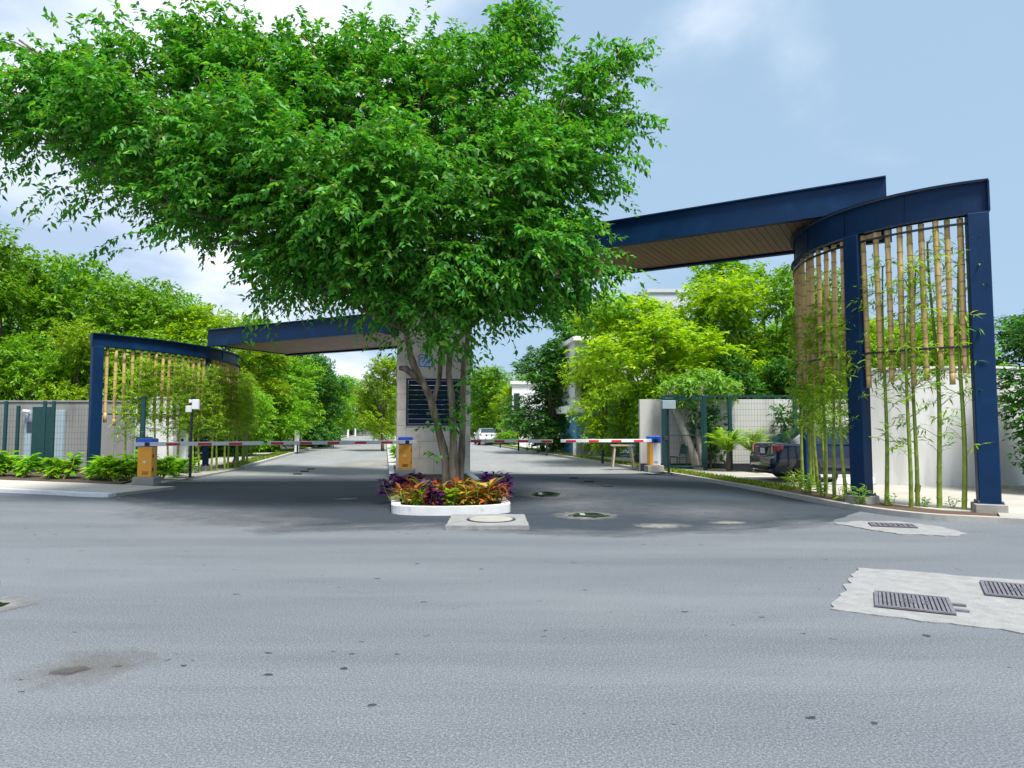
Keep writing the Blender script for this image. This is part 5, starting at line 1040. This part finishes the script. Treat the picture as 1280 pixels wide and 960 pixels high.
for x, y in ((-2.45, 14.3), (-2.2, 14.5), (-2.35, 14.7), (-.3, 14.3), (-.5, 14.6), (-2.2, 14.9), (-2.55, 15.1), (-.45, 15.0), (-.25, 14.7), (-.55, 15.4)): shrub('p', random.randint(0, 1), x, y, .10, 1.5, lbl['p'][0], 'purple_plant', 'plant', lbl['p'][1])
# bright shrub on the median beyond the pillar
for i, y in enumerate((28.5, 29.2, 30.0)): shrub('g', i, IL(y) + .55, y, .12, 2.1, 'bright green shrub on the median behind the stone pillar', 'median_shrub', 'shrub', 'median shrubs')
# hedge-like shrubs in the left bed
pts = [(-18.4, 21.9), (-17.3, 21.6), (-16.4, 21.3), (-15.5, 21.0), (-14.7, 20.9), (-13.9, 20.6), (-13.2, 20.2), (-12.2, 19.9), (-11.5, 19.8), (-10.9, 19.7), (-10.5, 20.2), (-10.4, 21.0), (-10.7, 20.6), (-10.2, 20.0), (-11.2, 20.6), (-19.4, 22.3), (-20.4, 22.7), (-12.0, 20.6), (-10.6, 22.2), (-10.9, 23.2), (-17.8, 22.2), (-16.9, 21.9), (-15.9, 21.5), (-15.1, 21.3), (-14.3, 21.2), (-13.5, 20.9), (-11.8, 20.1), (-11.1, 19.4), (-18.9, 21.7)]
for i, (x, y) in enumerate(pts):
    wl_ = x < -12.9
    shrub('g', i, x + random.uniform(-.1, .1), y + random.uniform(-.1, .1), .08, random.uniform(1.6, 2.1), 'light green shrub in the bed before the grey wall and teal fence' if wl_ else 'green shrub crowded round the foot of the orange barrier', 'bed_shrub', 'shrub', 'shrubs before the grey wall' if wl_ else 'shrubs round the orange barrier')
for i, (px, py) in enumerate(((1000, 620), (992, 616), (1010, 622), (984, 612), (1020, 626), (1052, 633), (1070, 637), (1005, 612), (1150, 641), (1187, 642), (1112, 639))):
    p = G(px, py); shrub('l', i, p.x + .12, p.y + .1, .08, random.uniform(.8, 1.2) if i < 8 else .55, 'small yellow green plant at the foot of the dense bamboo' if i < 8 else 'tiny sprouting plant in the mulch between the tall posts', 'bed_plant', 'plant', 'plants at the dense bamboo' if i < 8 else 'sprouts between the tall posts')
# small palms before the fence
def palm(label, x, y, s, seed):
    global rng
    rng = np.random.default_rng(seed); random.seed(seed); t = thing('small_palm', label, 'palm', (x, y, .10)); m = MB(); m.tube([(0, 0, 0), (0, 0, .3 * s), (0, 0, .55 * s)], [.07, .085, .05], 10); m.build('stem', 'dark_bark', t)
    ps, dr = [], []; rc = MB()
    for k_ in range(22):
        a = k_ * 2.4 + random.random() * .4; e = random.uniform(.75, 1.4); L_ = random.uniform(.8, 1.2) * s; c = [Vector((math.cos(a) * L_ * u * math.cos(e) * 1.1, math.sin(a) * L_ * u * math.cos(e) * 1.1, .55 * s + L_ * (math.sin(e) * u - .38 * u * u))) for u in np.linspace(0, 1, 9)]
        rc.tube(c, taper(.014, .005, 9), 4)
        sd = Vector((-math.sin(a), math.cos(a), 0))
        for i in range(1, 9):
            for q_ in (-1, 1):
                for h_ in (0, .5): ps.append(c[i].lerp(c[i - 1], h_)); dr.append(sd * q_ + (c[i] - c[i - 1]).normalized() * .7 + Vector((0, 0, -.15)))
    rc.build('fronds', 'live_bamboo', t); k_ = len(ps); tag(link('leaflets', leaves_mesh('leaflets', np.array(ps), np.array(dr), np.array([[0, 0, 1.]] * k_) + .2 * rng.normal(size=(k_, 3)), .24 * s, .035 * s), t, 'leaf_bamboo'), kind='stuff')
palm('small feathery palm before the green fence beside the gate', 7.35, 23.5, 1.15, 2); palm('small feathery palm between the green fence and the parked car', 8.1, 23.3, 1.2, 4)
rng = np.random.default_rng(8); random.seed(8)
for i, (x, y, z, sx, lb) in enumerate(((7.1, 24.75, .05, 1.0, 'dark leafy bush behind the fence beside the leaning tree'), (10.1, 24.6, .05, .9, 'dark leafy bush before the cream wall behind the parked car'))):
    t = thing('dark_bush', lb, 'bush', (x, y, z)); m = MB(); m.tube([(0, 0, 0), (.05, 0, 1.2), (0, .05, 2.2)], [.05, .04, .02], 7); m.build('stem', 'dark_bark', t)
    q, d_ = crown_points([(np.array([0, 0, 1.5]), np.array([.6 * sx, .35, .8])), (np.array([.2, 0, .9]), np.array([.4, .3, .5])), (np.array([-.3, 0, 2.0]), np.array([.45, .3, .35]))], 190); tag(link('leaves', leaves_mesh('leaves', *twigs_to_leaves(q, unit(d_ + [0, 0, .2]), 8, .25, .16, .08, .4)), t, 'leaf_dark'), kind='stuff')
